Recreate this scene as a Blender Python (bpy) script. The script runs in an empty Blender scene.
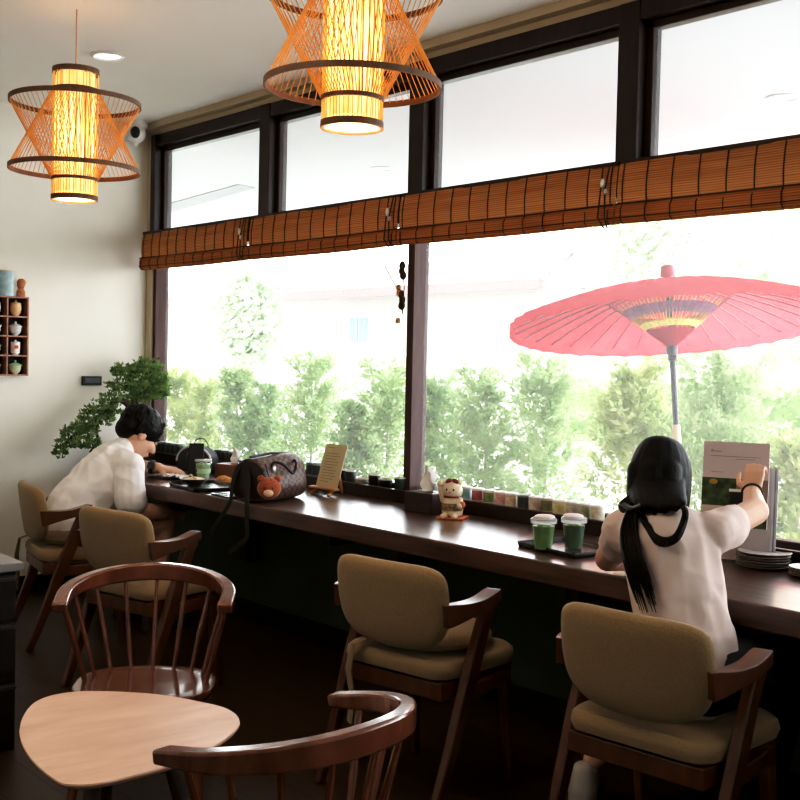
import bpy, bmesh, math, random
from mathutils import Vector, Matrix, noise as mnoise
random.seed(7)
PI = math.pi
scene = bpy.context.scene
COL = scene.collection
V = Vector

# ------------------------------------------------------------------ helpers
def tag(o, label=None, cat=None, group=None, kind=None):
    if label: o['label'] = label
    if cat: o['category'] = cat
    if group: o['group'] = group
    if kind: o['kind'] = kind
    return o

def empty(name, loc=(0, 0, 0), rz=0.0, label=None, cat=None, group=None, rot=None):
    o = bpy.data.objects.new(name, None)
    COL.objects.link(o)
    o.location = loc
    o.rotation_euler = rot if rot else (0, 0, rz)
    o.empty_display_size = 0.05
    return tag(o, label, cat, group)

def kids(o):
    return [c for c in COL.objects if c.parent == o]

def copy_tree(o, parent=None):
    ch = kids(o)
    c = o.copy()
    COL.objects.link(c)
    c.parent = parent
    for k in ch:
        copy_tree(k, c)
    return c

class MB:
    def __init__(s):
        s.bm = bmesh.new()
    def face(s, vs, mi=0):
        try:
            f = s.bm.faces.new(vs); f.material_index = mi
            return f
        except ValueError:
            return None
    def box(s, c, size, rot=None, mi=0):
        hx, hy, hz = size[0]/2, size[1]/2, size[2]/2
        R = rot.to_3x3() if rot else Matrix.Identity(3)
        c = V(c)
        vs = [s.bm.verts.new(c + R @ V((x*hx, y*hy, z*hz))) for x in (-1, 1) for y in (-1, 1) for z in (-1, 1)]
        for q in ((0,1,3,2),(4,6,7,5),(0,4,5,1),(2,3,7,6),(0,2,6,4),(1,5,7,3)):
            s.face([vs[i] for i in q], mi)
        return s
    def bx(s, x0, x1, y0, y1, z0, z1, mi=0):
        return s.box(((x0+x1)/2, (y0+y1)/2, (z0+z1)/2), (abs(x1-x0), abs(y1-y0), abs(z1-z0)), None, mi)
    def rings(s, rings, closed=True, cap0=True, cap1=True, mi=0):
        R = [[s.bm.verts.new(p) for p in r] for r in rings]
        n = len(R[0])
        for a, b in zip(R[:-1], R[1:]):
            for i in range(n if closed else n-1):
                j = (i+1) % n
                s.face([a[i], a[j], b[j], b[i]], mi)
        if cap0: s.face(R[0][::-1], mi)
        if cap1: s.face(R[-1], mi)
        return s
    def tube(s, path, r, n=8, cap=True, mi=0, flat=1.0):
        path = [V(p) for p in path]
        rr = r if isinstance(r, (list, tuple)) else [r]*len(path)
        out, prev = [], None
        for i, p in enumerate(path):
            t = (path[min(i+1, len(path)-1)] - path[max(i-1, 0)])
            t = t.normalized() if t.length > 1e-9 else V((0, 0, 1))
            if prev is None:
                a = V((0, 0, 1)) if abs(t.z) < .9 else V((1, 0, 0))
                u = t.cross(a).normalized()
            else:
                u = (prev - t*prev.dot(t))
                u = u.normalized() if u.length > 1e-6 else t.orthogonal().normalized()
            prev = u
            w = t.cross(u)
            out.append([p + u*math.cos(2*PI*k/n)*rr[i] + w*math.sin(2*PI*k/n)*rr[i]*flat for k in range(n)])
        return s.rings(out, True, cap, cap, mi)
    def sweep(s, path, ws, hs, up=(0, 0, 1), mi=0):
        path = [V(p) for p in path]
        up = V(up)
        out = []
        for i, p in enumerate(path):
            t = (path[min(i+1, len(path)-1)] - path[max(i-1, 0)]).normalized()
            sd = t.cross(up).normalized()
            u2 = sd.cross(t).normalized()
            w = ws[i] if isinstance(ws, (list, tuple)) else ws
            h = hs[i] if isinstance(hs, (list, tuple)) else hs
            out.append([p+sd*w/2+u2*h/2, p-sd*w/2+u2*h/2, p-sd*w/2-u2*h/2, p+sd*w/2-u2*h/2])
        return s.rings(out, True, True, True, mi)
    def lathe(s, prof, c=(0, 0, 0), n=24, mi=0, sx=1, sy=1, cap=True):
        c = V(c)
        out = [[c + V((r*sx*math.cos(2*PI*k/n), r*sy*math.sin(2*PI*k/n), z)) for k in range(n)] for r, z in prof]
        return s.rings(out, True, cap, cap, mi)
    def pad(s, outline, layers, xf=None, mi=0):
        cx = sum(p[0] for p in outline)/len(outline); cy = sum(p[1] for p in outline)/len(outline)
        f = xf or (lambda p: p)
        out = []
        for h, k in layers:
            k = max(k, 1e-3)
            out.append([V(f(V((cx+(p[0]-cx)*k, cy+(p[1]-cy)*k, h)))) for p in outline])
        return s.rings(out, True, True, True, mi)
    def ell(s, c, r, rot=None, nu=14, nv=9, mi=0):
        R = rot.to_3x3() if rot else Matrix.Identity(3)
        c = V(c)
        if not isinstance(r, (tuple, list)): r = (r, r, r)
        out = []
        for j in range(nv+1):
            a = -PI/2 + PI*j/nv
            k = max(math.cos(a), 1e-3)
            out.append([c + R @ V((r[0]*k*math.cos(2*PI*i/nu), r[1]*k*math.sin(2*PI*i/nu), r[2]*math.sin(a))) for i in range(nu)])
        return s.rings(out, True, True, True, mi)
    def cap(s, p0, p1, r0, r1, n=12):
        """tapered capsule"""
        p0, p1 = V(p0), V(p1)
        t = (p1-p0)
        t = t.normalized() if t.length > 1e-6 else V((0, 0, 1))
        u = t.orthogonal().normalized(); w = t.cross(u)
        out = []
        def ring(c, r): return [c + u*math.cos(2*PI*k/n)*r + w*math.sin(2*PI*k/n)*r for k in range(n)]
        for j in range(5):
            a = PI/2*(1-j/4)
            out.append(ring(p0 - t*r0*math.sin(a), max(r0*math.cos(a), 1e-4)))
        for j in range(5):
            a = PI/2*j/4
            out.append(ring(p1 + t*r1*math.sin(a), max(r1*math.cos(a), 1e-4)))
        return s.rings(out)
    def build(s, name, mats, parent=None, smooth=True, bevel=0, loc=None, rot=None, angle=40):
        bmesh.ops.recalc_face_normals(s.bm, faces=s.bm.faces[:])
        me = bpy.data.meshes.new(name)
        s.bm.to_mesh(me); s.bm.free()
        if not isinstance(mats, (list, tuple)): mats = [mats]
        for m in mats: me.materials.append(m)
        o = bpy.data.objects.new(name, me)
        COL.objects.link(o)
        if parent: o.parent = parent
        if loc: o.location = loc
        if rot: o.rotation_euler = rot
        if smooth:
            me.polygons.foreach_set('use_smooth', [True]*len(me.polygons))
            try: me.set_sharp_from_angle(angle=math.radians(angle))
            except Exception: pass
        if bevel:
            b = o.modifiers.new('bevel', 'BEVEL'); b.width = bevel; b.segments = 2; b.limit_method = 'ANGLE'
            b.angle_limit = math.radians(50)
        return o

def rounded(w, d, r, n=6, e=None):
    """rounded rectangle outline"""
    pts = []
    for cx, cy, a0 in ((w/2-r, d/2-r, 0), (-w/2+r, d/2-r, PI/2), (-w/2+r, -d/2+r, PI), (w/2-r, -d/2+r, 1.5*PI)):
        for i in range(n+1):
            a = a0 + PI/2*i/n
            pts.append((cx+r*math.cos(a), cy+r*math.sin(a)))
    return pts
def circle(r, n=28, sx=1, sy=1): return [(r*sx*math.cos(2*PI*i/n), r*sy*math.sin(2*PI*i/n)) for i in range(n)]
def bez(p0, p1, p2, n=10):
    p0, p1, p2 = V(p0), V(p1), V(p2)
    return [p0*(1-t)**2 + p1*2*t*(1-t) + p2*t*t for t in [i/n for i in range(n+1)]]
def catmull(pts, n=6):
    pts = [V(p) for p in pts]; out = []
    P = [pts[0]*2-pts[1]] + pts + [pts[-1]*2-pts[-2]]
    for i in range(1, len(P)-2):
        a, b, c, d = P[i-1:i+3]
        for k in range(n):
            t = k/n
            out.append(.5*((2*b)+(c-a)*t+(2*a-5*b+4*c-d)*t*t+(3*b-a-3*c+d)*t**3))
    out.append(pts[-1]); return out

# ------------------------------------------------------------------ camera (a real one, standing in the room)
F_PX, ROLL = 1150.0, 0.022
TH = math.atan(977/F_PX); PT = math.atan(39/F_PX)
CAM = V((6.39, -3.32, 1.38))
_fh = V((-math.cos(TH), math.sin(TH), 0)); _rh = V((math.sin(TH), math.cos(TH), 0)); _z = V((0, 0, 1))
_F = _fh*math.cos(PT) - _z*math.sin(PT); _U = _fh*math.sin(PT) + _z*math.cos(PT)
_R = _rh*math.cos(ROLL) + _U*math.sin(ROLL); _V = -_rh*math.sin(ROLL) + _U*math.cos(ROLL)
cd = bpy.data.cameras.new('camera'); cam = bpy.data.objects.new('camera', cd); COL.objects.link(cam)
cam.matrix_world = Matrix(((_R.x, _V.x, -_F.x, CAM.x), (_R.y, _V.y, -_F.y, CAM.y), (_R.z, _V.z, -_F.z, CAM.z), (0, 0, 0, 1)))
cd.sensor_width = 36; cd.lens = 36*F_PX/800; cd.clip_start = .05
scene.camera = cam
def _ray(px, py): return _F + _R*((px-400)/F_PX) + _V*((400-py)/F_PX)
def on_z(px, py, z): d = _ray(px, py); return CAM + d*((z-CAM.z)/d.z)
def on_y(px, py, y): d = _ray(px, py); return CAM + d*((y-CAM.y)/d.y)
def on_x(px, py, x): d = _ray(px, py); return CAM + d*((x-CAM.x)/d.x)

# ------------------------------------------------------------------ materials
def new_mat(name):
    m = bpy.data.materials.new(name); m.use_nodes = True
    nt = m.node_tree
    return m, nt, nt.nodes['Principled BSDF'], nt.nodes['Material Output']
def coords(nt, scale=(1, 1, 1), kind='Object'):
    tc = nt.nodes.new('ShaderNodeTexCoord'); mp = nt.nodes.new('ShaderNodeMapping')
    mp.inputs['Scale'].default_value = scale
    nt.links.new(tc.outputs[kind], mp.inputs['Vector'])
    return mp.outputs['Vector']
def ramp(nt, fac, c0, c1, p0=.3, p1=.7):
    r = nt.nodes.new('ShaderNodeValToRGB')
    r.color_ramp.elements[0].position = p0; r.color_ramp.elements[1].position = p1
    r.color_ramp.elements[0].color = (*c0, 1); r.color_ramp.elements[1].color = (*c1, 1)
    nt.links.new(fac, r.inputs[0]); return r.outputs[0]
def noise(nt, vec, scale=5, detail=3):
    n = nt.nodes.new('ShaderNodeTexNoise'); n.inputs['Scale'].default_value = scale; n.inputs['Detail'].default_value = detail
    nt.links.new(vec, n.inputs['Vector']); return n.outputs[0]
def mul(c, k): return tuple(max(0, min(1, x*k)) for x in c)
def add_bump(nt, b, h, strength=.2, dist=.01):
    bp = nt.nodes.new('ShaderNodeBump'); bp.inputs['Strength'].default_value = strength; bp.inputs['Distance'].default_value = dist
    nt.links.new(h, bp.inputs['Height']); nt.links.new(bp.outputs[0], b.inputs['Normal'])
def M(name, col, rough=.5, metal=0, var=.12, scale=12, stretch=(1, 1, 1), bump=0, spec=.5, emit=None, es=0, coat=0, sheen=0):
    m, nt, b, o = new_mat(name)
    v = coords(nt, stretch)
    n = noise(nt, v, scale, 4)
    nt.links.new(ramp(nt, n, mul(col, 1-var), mul(col, 1+var)), b.inputs['Base Color'])
    b.inputs['Roughness'].default_value = rough; b.inputs['Metallic'].default_value = metal
    b.inputs['Specular IOR Level'].default_value = spec
    if coat: b.inputs['Coat Weight'].default_value = coat; b.inputs['Coat Roughness'].default_value = .15
    if sheen: b.inputs['Sheen Weight'].default_value = sheen
    if bump: add_bump(nt, b, n, bump, .004)
    if emit: b.inputs['Emission Color'].default_value = (*emit, 1); b.inputs['Emission Strength'].default_value = es
    return m
def wood(name, c0, c1, rough=.35, stretch=(2, 14, 14), scale=3, coat=0, spec=.5):
    m, nt, b, o = new_mat(name)
    v = coords(nt, stretch)
    n1 = noise(nt, v, scale, 6)
    nt.links.new(ramp(nt, n1, c0, c1, .3, .72), b.inputs['Base Color'])
    b.inputs['Roughness'].default_value = rough; b.inputs['Specular IOR Level'].default_value = spec
    if coat: b.inputs['Coat Weight'].default_value = coat; b.inputs['Coat Roughness'].default_value = .12
    return m
def leafmat(name, c0, c1, tr=.5, scale=4, k=1.4):
    m, nt, b, o = new_mat(name)
    nt.nodes.remove(b)
    v = coords(nt)
    n = noise(nt, v, scale, 3)
    c = ramp(nt, n, c0, c1)
    d = nt.nodes.new('ShaderNodeBsdfDiffuse'); t = nt.nodes.new('ShaderNodeBsdfTranslucent'); mx = nt.nodes.new('ShaderNodeMixShader')
    nt.links.new(c, d.inputs[0]); nt.links.new(c, t.inputs[0]); mx.inputs[0].default_value = tr
    nt.links.new(d.outputs[0], mx.inputs[1]); nt.links.new(t.outputs[0], mx.inputs[2]); nt.links.new(mx.outputs[0], o.inputs[0])
    return m

m_wall = M('plaster_cream', (.84, .82, .75), .85, var=.03, scale=3, bump=.04)
m_ceil = M('ceiling_paint', (.90, .875, .83), .9, var=.02, scale=2)
m_beige = M('plaster_beige', (.55, .48, .36), .85, var=.04, scale=3)
m_dado = M('dark_green_plaster', (.055, .072, .058), .7, var=.15, scale=4, bump=.1)
m_frame = wood('window_frame_wood', (.018, .009, .008), (.034, .018, .015), .35, (14, 14, 2), spec=.35)
m_frame_l = wood('window_frame_wood_lower', (.055, .024, .021), (.085, .040, .036), .42, (14, 14, 2), spec=.3)
m_counter = wood('counter_walnut', (.048, .020, .012), (.15, .072, .048), .30, (1.2, 12, 12), 3, coat=1.0)
m_counter.node_tree.nodes['Principled BSDF'].inputs['Coat Roughness'].default_value = .24
m_chair = wood('chair_walnut', (.08, .028, .014), (.17, .066, .033), .3, (8, 3, 3), 3, coat=.2)
m_spin = wood('spindle_chair_wood', (.12, .036, .018), (.23, .078, .040), .2, (3, 9, 3), 3, coat=.8)
m_table = wood('table_oak', (.62, .375, .265), (.76, .50, .375), .35, (9, 2, 9), 2.2)
m_tan = M('tan_upholstery', (.33, .225, .12), .85, var=.10, scale=160, bump=.25, sheen=.2)
m_tan2 = M('tan_cushion_fabric', (.28, .20, .115), .9, var=.12, scale=140, bump=.3, sheen=.2)
m_black = M('black_plastic', (.012, .012, .013), .4, var=.2)
m_dark = M('charcoal', (.03, .03, .032), .5, var=.2)
m_white = M('white_plastic', (.82, .82, .80), .4, var=.03)
m_paper = M('white_paper', (.85, .84, .82), .8, var=.03)
m_metal = M('brushed_metal', (.6, .6, .6), .3, 1, var=.05)
m_skin = M('skin', (.66, .40, .29), .55, var=.07, scale=9, spec=.35)
m_hair = M('black_hair', (.006, .0045, .004), .5, var=.4, scale=14, stretch=(22, 22, 1.2), bump=.7, spec=.18)
m_shirt = M('white_tshirt', (.90, .89, .90), .85, var=.04, scale=9, bump=.15)
m_shirt2 = M('pale_mauve_tshirt', (.66, .53, .485), .85, var=.04, scale=9, bump=.15)
m_cloth = M('black_trousers', (.012, .012, .014), .85, var=.2)

def floor_mat():
    m, nt, b, o = new_mat('dark_wood_floor')
    v = coords(nt, (1, 1, 1))
    br = nt.nodes.new('ShaderNodeTexBrick'); nt.links.new(v, br.inputs['Vector'])
    br.inputs['Scale'].default_value = 1; br.inputs['Brick Width'].default_value = 1.2; br.inputs['Row Height'].default_value = .15
    br.inputs['Mortar Size'].default_value = .003
    br.inputs['Color1'].default_value = (.075, .042, .026, 1); br.inputs['Color2'].default_value = (.05, .028, .018, 1); br.inputs['Mortar'].default_value = (.01, .006, .004, 1)
    n = noise(nt, coords(nt, (2, 20, 2)), 3, 5)
    mx = nt.nodes.new('ShaderNodeMixRGB'); mx.blend_type = 'MULTIPLY'; mx.inputs[0].default_value = .6
    nt.links.new(br.outputs[0], mx.inputs[1]); nt.links.new(ramp(nt, n, (.45, .45, .45), (1, 1, 1)), mx.inputs[2])
    nt.links.new(mx.outputs[0], b.inputs['Base Color']); b.inputs['Roughness'].default_value = .38
    return m
m_floor = floor_mat()

def glass_mat():
    m, nt, b, o = new_mat('glare_veil_glass')
    nt.nodes.remove(b)
    tr = nt.nodes.new('ShaderNodeBsdfTransparent'); gl = nt.nodes.new('ShaderNodeBsdfGlossy'); tl = nt.nodes.new('ShaderNodeBsdfTranslucent')
    tr.inputs[0].default_value = (.97, .98, .97, 1); gl.inputs['Roughness'].default_value = .02
    tl.inputs[0].default_value = (1, 1, 1, 1)  # white translucent share imitates the glare veiling the bright outdoors
    v = coords(nt); n = noise(nt, v, 1.2, 3)
    mr = nt.nodes.new('ShaderNodeMapRange'); mr.inputs[3].default_value = .06; mr.inputs[4].default_value = .10
    nt.links.new(n, mr.inputs[0])
    m1 = nt.nodes.new('ShaderNodeMixShader'); m2 = nt.nodes.new('ShaderNodeMixShader')
    nt.links.new(mr.outputs[0], m1.inputs[0]); nt.links.new(tr.outputs[0], m1.inputs[1]); nt.links.new(tl.outputs[0], m1.inputs[2])
    m2.inputs[0].default_value = .035
    nt.links.new(m1.outputs[0], m2.inputs[1]); nt.links.new(gl.outputs[0], m2.inputs[2]); nt.links.new(m2.outputs[0], o.inputs[0])
    return m
m_glass = glass_mat()
def clear_mat(name, col=(.95, .97, .95), fr=.12):
    m, nt, b, o = new_mat(name); nt.nodes.remove(b)
    tr = nt.nodes.new('ShaderNodeBsdfTransparent'); tr.inputs[0].default_value = (*col, 1)
    d = nt.nodes.new('ShaderNodeBsdfPrincipled'); d.inputs['Roughness'].default_value = .1; 
    n = noise(nt, coords(nt), 20, 2); nt.links.new(ramp(nt, n, (.8, .8, .8), (.92, .92, .92)), d.inputs['Base Color'])
    mx = nt.nodes.new('ShaderNodeMixShader'); mx.inputs[0].default_value = fr
    nt.links.new(tr.outputs[0], mx.inputs[1]); nt.links.new(d.outputs[0], mx.inputs[2]); nt.links.new(mx.outputs[0], o.inputs[0])
    return m
m_clear = clear_mat('clear_plastic', (.98, .99, .98), .05)
m_lid = clear_mat('frosted_lid_plastic', (.95, .95, .95), .36)

def blind_mat(name, k=1.0, tr=.16):
    m, nt, b, o = new_mat(name)
    nt.nodes.remove(b)
    v = coords(nt)
    w = nt.nodes.new('ShaderNodeTexWave'); w.wave_type = 'BANDS'; w.bands_direction = 'Z'; w.inputs['Scale'].default_value = 38; w.inputs['Distortion'].default_value = .3
    nt.links.new(v, w.inputs['Vector'])
    n = noise(nt, coords(nt, (1.2, 1, 90)), 2.2, 5)
    mx = nt.nodes.new('ShaderNodeMixRGB'); mx.blend_type = 'MULTIPLY'; mx.inputs[0].default_value = .55
    nt.links.new(ramp(nt, n, mul((.42, .175, .07), k), mul((.66, .335, .15), k), .3, .75), mx.inputs[1])
    nt.links.new(ramp(nt, w.outputs[0], (.35, .3, .28), (1, 1, 1), .0, .5), mx.inputs[2])
    d = nt.nodes.new('ShaderNodeBsdfDiffuse'); t = nt.nodes.new('ShaderNodeBsdfTranslucent'); ms = nt.nodes.new('ShaderNodeMixShader')
    nt.links.new(mx.outputs[0], d.inputs[0]); nt.links.new(mx.outputs[0], t.inputs[0]); ms.inputs[0].default_value = tr
    nt.links.new(d.outputs[0], ms.inputs[1]); nt.links.new(t.outputs[0], ms.inputs[2]); nt.links.new(ms.outputs[0], o.inputs[0])
    return m
m_blind = blind_mat('woven_bamboo'); m_blind2 = blind_mat('woven_bamboo_fold', 1.0, .30)
m_string = M('dark_binding_thread', (.05, .025, .015), .8)

# ------------------------------------------------------------------ the room
H = 2.77
def struct(o): o['kind'] = 'structure'; return o
XR, YB = 8.6, -6.2
struct(MB().bx(-.2, XR+.2, YB-.2, .0, -.1, 0).build('floor', m_floor, smooth=False))
struct(MB().bx(-.2, XR+.2, YB-.2, .16, H, H+.12).build('ceiling', m_ceil, smooth=False))
struct(MB().bx(-.2, 0, YB, .16, -.1, H).build('wall_left', m_wall, smooth=False))
struct(MB().bx(XR, XR+.2, YB, .16, 0, H).build('wall_right', m_wall, smooth=False))
struct(MB().bx(-.2, XR+.2, YB-.2, YB, 0, H).build('wall_back', m_wall, smooth=False))
# window wall: a low dark plastered wall under the counter, a beige strip above and beside the frames
struct(MB().bx(0, XR, .0, .16, -.1, .70).build('wall_front', m_dado, smooth=False))
struct(MB().bx(0, XR, .05, .16, 2.705, H).bx(0, .075, .05, .16, .70, 2.705).bx(0, XR, .0, .06, 2.735, H).build('wall_window', m_beige, smooth=False))
struct(MB().bx(0, XR, -.015, .0, 0, .10).build('baseboard_window', m_black, smooth=False))
struct(MB().bx(0, .015, YB, -.0, 0, .10).build('baseboard_left', m_black, smooth=False))
# sill ledge with a dark riser
struct(MB().bx(0, XR, -.012, .012, .70, .805).bx(0, XR, .012, .17, .70, .79).build('trim_1', m_frame, smooth=False, bevel=.003))
# windows: lower picture panes and transom panes
def pane(parent, x0, x1, y, z0, z1):
    mb = MB(); vs = [mb.bm.verts.new(p) for p in ((x0, y, z0), (x1, y, z0), (x1, y, z1), (x0, y, z1))]; mb.face(vs)
    return mb.build('pane', m_glass, parent, smooth=False)
low = [(.075, 2.49), (2.49, 4.93), (4.93, 7.37), (7.37, XR)]
for i, (x0, x1) in enumerate(low):
    mb = MB()
    if i == 0: mb.bx(x0, x0+.03, .06, .15, .79, 2.02)
    mb.bx(x1-.045, x1, .06, .15, .79, 2.02)
    mb.bx(x0+.03, x1-.045, .10, .15, .79, .815)
    w = struct(mb.build('window_%d' % (i+1), m_frame_l, smooth=False, bevel=.003))
    pane(w, x0, x1, .13, .80, 2.04)
tr = [(.075, 1.30), (1.30, 2.51), (2.51, 3.685), (3.685, 4.90), (4.90, 6.17), (6.17, 7.39), (7.39, XR)]
for i, (x0, x1) in enumerate(tr):
    mb = MB()
    if i == 0: mb.bx(x0, x0+.05, .03, .15, 2.02, 2.705)
    mb.bx(x1-.05, x1+.045, .035, .15, 2.02, 2.705)
    mb.bx(x0, x1, .04, .15, 2.635, 2.705); mb.bx(x0, x1, .04, .15, 2.0, 2.115)
    # inner sash
    a = x0+(.05 if i == 0 else .045); b = x1-.05
    mb.bx(a, a+.03, .08, .13, 2.115, 2.635).bx(b-.03, b, .08, .13, 2.115, 2.635).bx(a, b, .08, .13, 2.605, 2.635).bx(a, b, .08, .13, 2.115, 2.135)
    w = struct(mb.build('window_%d' % (i+5), m_frame, smooth=False, bevel=.003))
    pane(w, a+.02, b-.02, .105, 2.125, 2.615)

# ------------------------------------------------------------------ bamboo blinds
bl = [(.07, 1.245, 'leftmost bamboo roman blind, beside the cream wall'), (1.255, 2.465, 'second bamboo roman blind from the cream wall, left of the main window post'),
      (2.475, 3.69, 'bamboo roman blind just right of the main window post, left of the parasol blind'), (3.70, 4.93, 'bamboo roman blind above the woman and the red parasol')]
for i, (x0, x1, lab) in enumerate(bl):
    r = empty('bamboo_blind', ((x0+x1)/2, 0, 2.11), 0, lab, 'blind', 'bamboo blinds along the window')
    w = (x1-x0)/2
    mb = MB()
    # outer valance sheet, gently bellied
    sh = lambda x, z: -.012 - .012*math.sin(PI*(z+.2)/.2) + .004*math.sin(9*x+i)
    n, k = 30, 8
    G = [[mb.bm.verts.new((-w+2*w*a/n, sh(-w+2*w*a/n, -.155*b/k), -.155*b/k)) for a in range(n+1)] for b in range(k+1)]
    for b in range(k):
        for a in range(n): mb.face([G[b][a], G[b][a+1], G[b+1][a+1], G[b+1][a]])
    mb.build('blind_sheet', m_blind, r)
    # stacked folds hanging below the sheet
    mb = MB()
    prof = [(-.026, -.146), (-.034, -.165), (-.033, -.205), (-.022, -.216), (.008, -.214), (.014, -.19), (.010, -.15)]
    rg = []
    for a in range(n+1):
        x = -w+2*w*a/n
        dz = -.005*math.sin(PI*a/n)
        rg.append([V((x, p[0]+.003*math.sin(11*x), p[1]+dz)) for p in prof])
    mb.rings(rg).build('blind_fold', m_blind2, r)
    mb = MB()
    ns = 11
    for a in range(ns+1):
        x = -w+.025+(2*w-.05)*a/ns
        mb.tube([(x, sh(x, z)-.003, z) for z in (0, -.04, -.08, -.12, -.15)] + [(x, -.037, -.168), (x, -.036, -.205), (x, -.022, -.219)], .0022, 5)
    mb.build('binding_string', m_string, r)
    mb = MB().tube([(-w, -.034, -.147), (-w*.3, -.036, -.149), (w*.3, -.036, -.150), (w, -.034, -.147)], .003, 5)
    mb.tube([(-w, -.036, -.196), (0, -.038, -.200), (w, -.036, -.196)], .002, 5)
    mb.build('hem_cord', m_string, r)
    MB().bx(-w, w, -.012, .04, -.004, .012).build('head_rail', m_frame, r, smooth=False)
    # lift cords with a small cleat at the right end
    xe = w-.035
    mb = MB()
    for dx in (-.02, .012): mb.tube([(xe+dx, -.03, .0), (xe+dx*.6, -.05, -.09), (xe+dx, -.054, -.19), (xe+dx*.5, -.03, -.228)], .003, 6)
    mb.build('lift_cord', m_string, r)
    MB().ell((xe-.002, -.05, -.07), (.011, .009, .020)).ell((xe+.012, -.05, -.10), (.008, .007, .012)).build('cord_cleat', m_metal, r)
    if i == 1:
        mb = MB().tube([(xe-.12, -.02, -.20), (xe-.10, .02, -.30), (xe-.04, .045, -.40), (xe+.01, .05, -.45)], .0022, 5)
        mb.tube([(xe+.005, -.0, -.20), (xe+.0, .045, -.30), (xe+.005, .05, -.40), (xe-.005, .05, -.52)], .0025, 5)
        for z, rr in ((-.30, .016), (-.325, .014), (-.345, .018), (-.43, .018), (-.455, .016), (-.48, .02)): mb.ell((xe+random.uniform(-.008, .012), .042, z), (rr, .013, .02))
        mb.build('knotted_pull_cord', m_string, r)
        m_bead = M('bead_wood', (.45, .25, .12), .5)
        for z in (-.385, -.41, -.535): MB().lathe([(.004, 0), (.010, -.004), (.012, -.022), (.006, -.026)], (xe-.016, .035, z), 8).build('cord_bead', m_bead, r)

# ------------------------------------------------------------------ counter
ctr = empty('window_counter', (4.2, -.3, .75), 0, 'long dark walnut counter running along the whole window', 'counter')
cpts = [(.01, -.013), (8.55, -.013), (8.55, -.595), (.86, -.595), (.80, -.588), (.74, -.560), (.34, -.30), (.01, -.20)]
MB().rings([[V((x-4.2, y+.3, z)) for x, y in cpts] for z in (-.072, 0)]).build('worktop', m_counter, ctr, smooth=False, bevel=.006)
mb = MB()
for x in (1.35, 2.62, 3.95, 5.3, 7.0):
    b = MB().bx(x-.03-4.2, x+.03-4.2, -.20, .284, -.13, -.072).bx(x-.03-4.2, x+.03-4.2, .215, .284, -.42, -.13)
    b.build('bracket', m_black, ctr, smooth=False)

# ------------------------------------------------------------------ armchairs with upholstered floating backs
def back_outline():
    pts = []
    for i in range(72):
        a = 2*PI*i/72
        c, s_ = math.cos(a), math.sin(a)
        ex = 6.0 if s_ > 0 else 3.0
        k = (abs(c)**ex + abs(s_)**ex)**(-1/ex)
        z = k*s_*.137; x = k*c*(.228 if s_ > 0 else .228 - .018*(-s_))
        pts.append((x, z))
    return pts
def make_armchair():
    r = empty('armchair')
    # seat shell and pad
    so = [(x*1.0, y) for x, y in rounded(.455, .40, .07, 6)]
    so = [(x*(1+.05*y/.23), y-.015) for x, y in so]
    dome = lambda p: V((p.x, p.y, p.z + .012*math.cos(p.x*5) - .10*p.x*p.x*0 + .02*p.y))
    MB().pad(so, [(.400, 0), (.400, .5), (.400, .90), (.405, .97), (.425, 1.0), (.445, .985), (.457, .93), (.462, .6), (.462, .3), (.462, 0)], dome).build('seat', m_tan, r)
    mb = MB()
    mb.bx(-.18, .18, .125, .155, .345, .40).bx(-.18, .18, -.20, -.17, .345, .40).bx(-.205, -.175, -.2, .16, .345, .40).bx(.175, .205, -.2, .16, .345, .40)
    mb.build('seat_rail', m_chair, r, smooth=False, bevel=.004)
    # backrest
    def bend(p):
        x, z, h = p.x, p.y, p.z
        y = -.225 + h + .50*x*x - .14*(z)
        return V((x, y, .622 + z))
    MB().pad(back_outline(), [(-.028, 0), (-.028, .3), (-.027, .6), (-.024, .86), (-.016, .95), (-.004, .995), (.006, 1), (.016, .97), (.024, .9), (.028, .6), (.028, .3), (.028, 0)], bend).build('backrest', m_tan, r)
    for sx in (-1, 1):
        path = [(sx*.222, -.215, .612), (sx*.240, -.16, .622), (sx*.252, -.085, .636), (sx*.250, -.015, .654), (sx*.246, .005, .658)]
        mb = MB().sweep(catmull(path, 4), [.03, .034, .038, .042, .046, .050, .052, .054, .056, .056, .056, .056, .056, .054, .05, .05, .048][:17], [.072, .07, .066, .060, .054, .048, .043, .040, .037, .036, .035, .034, .034, .034, .034, .033, .033][:17])
        mb.build('armrest', m_chair, r, bevel=.006)
        # the raked rear leg rises from the floor behind to the tip of the arm
        MB().sweep([(sx*.236, -.27, 0), (sx*.240, -.19, .20), (sx*.245, -.105, .43), (sx*.247, -.04, .60), (sx*.248, -.02, .640)], [.026, .03, .034, .03, .03], [.032, .044, .058, .05, .06], (0, 1, 0)).build('rear_leg', m_chair, r, bevel=.006)
        MB().sweep([(sx*.205, .175, 0), (sx*.200, .155, .2), (sx*.195, .135, .40)], [.026, .032, .036], [.026, .034, .042], (0, 1, 0)).build('front_leg', m_chair, r, bevel=.006)
        MB().sweep([(sx*.242, -.12, .365), (sx*.205, .14, .365)], .024, .045).build('side_stretcher', m_chair, r, bevel=.004)
    return r
GA = 'armchairs along the window counter'
a0 = make_armchair()
spots = [((1.10, -.885, 0), -.20, 'tan upholstered walnut armchair the man in white sits on'),
         ((2.08, -.985, 0), .20, 'empty tan walnut armchair behind the round-backed spindle chair, next to the man'),
         ((3.61, -.80, 0), .15, 'empty tan walnut armchair with a loose cushion, middle of the counter'),
         ((4.55, -.765, 0), .08, 'tan walnut armchair the long-haired woman sits on')]
for i, (p, rz, lab) in enumerate(spots):
    o = a0 if i == 0 else copy_tree(a0)
    o.location = p; o.rotation_euler = (0, 0, rz)
    tag(o, lab, 'armchair', GA)
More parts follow.
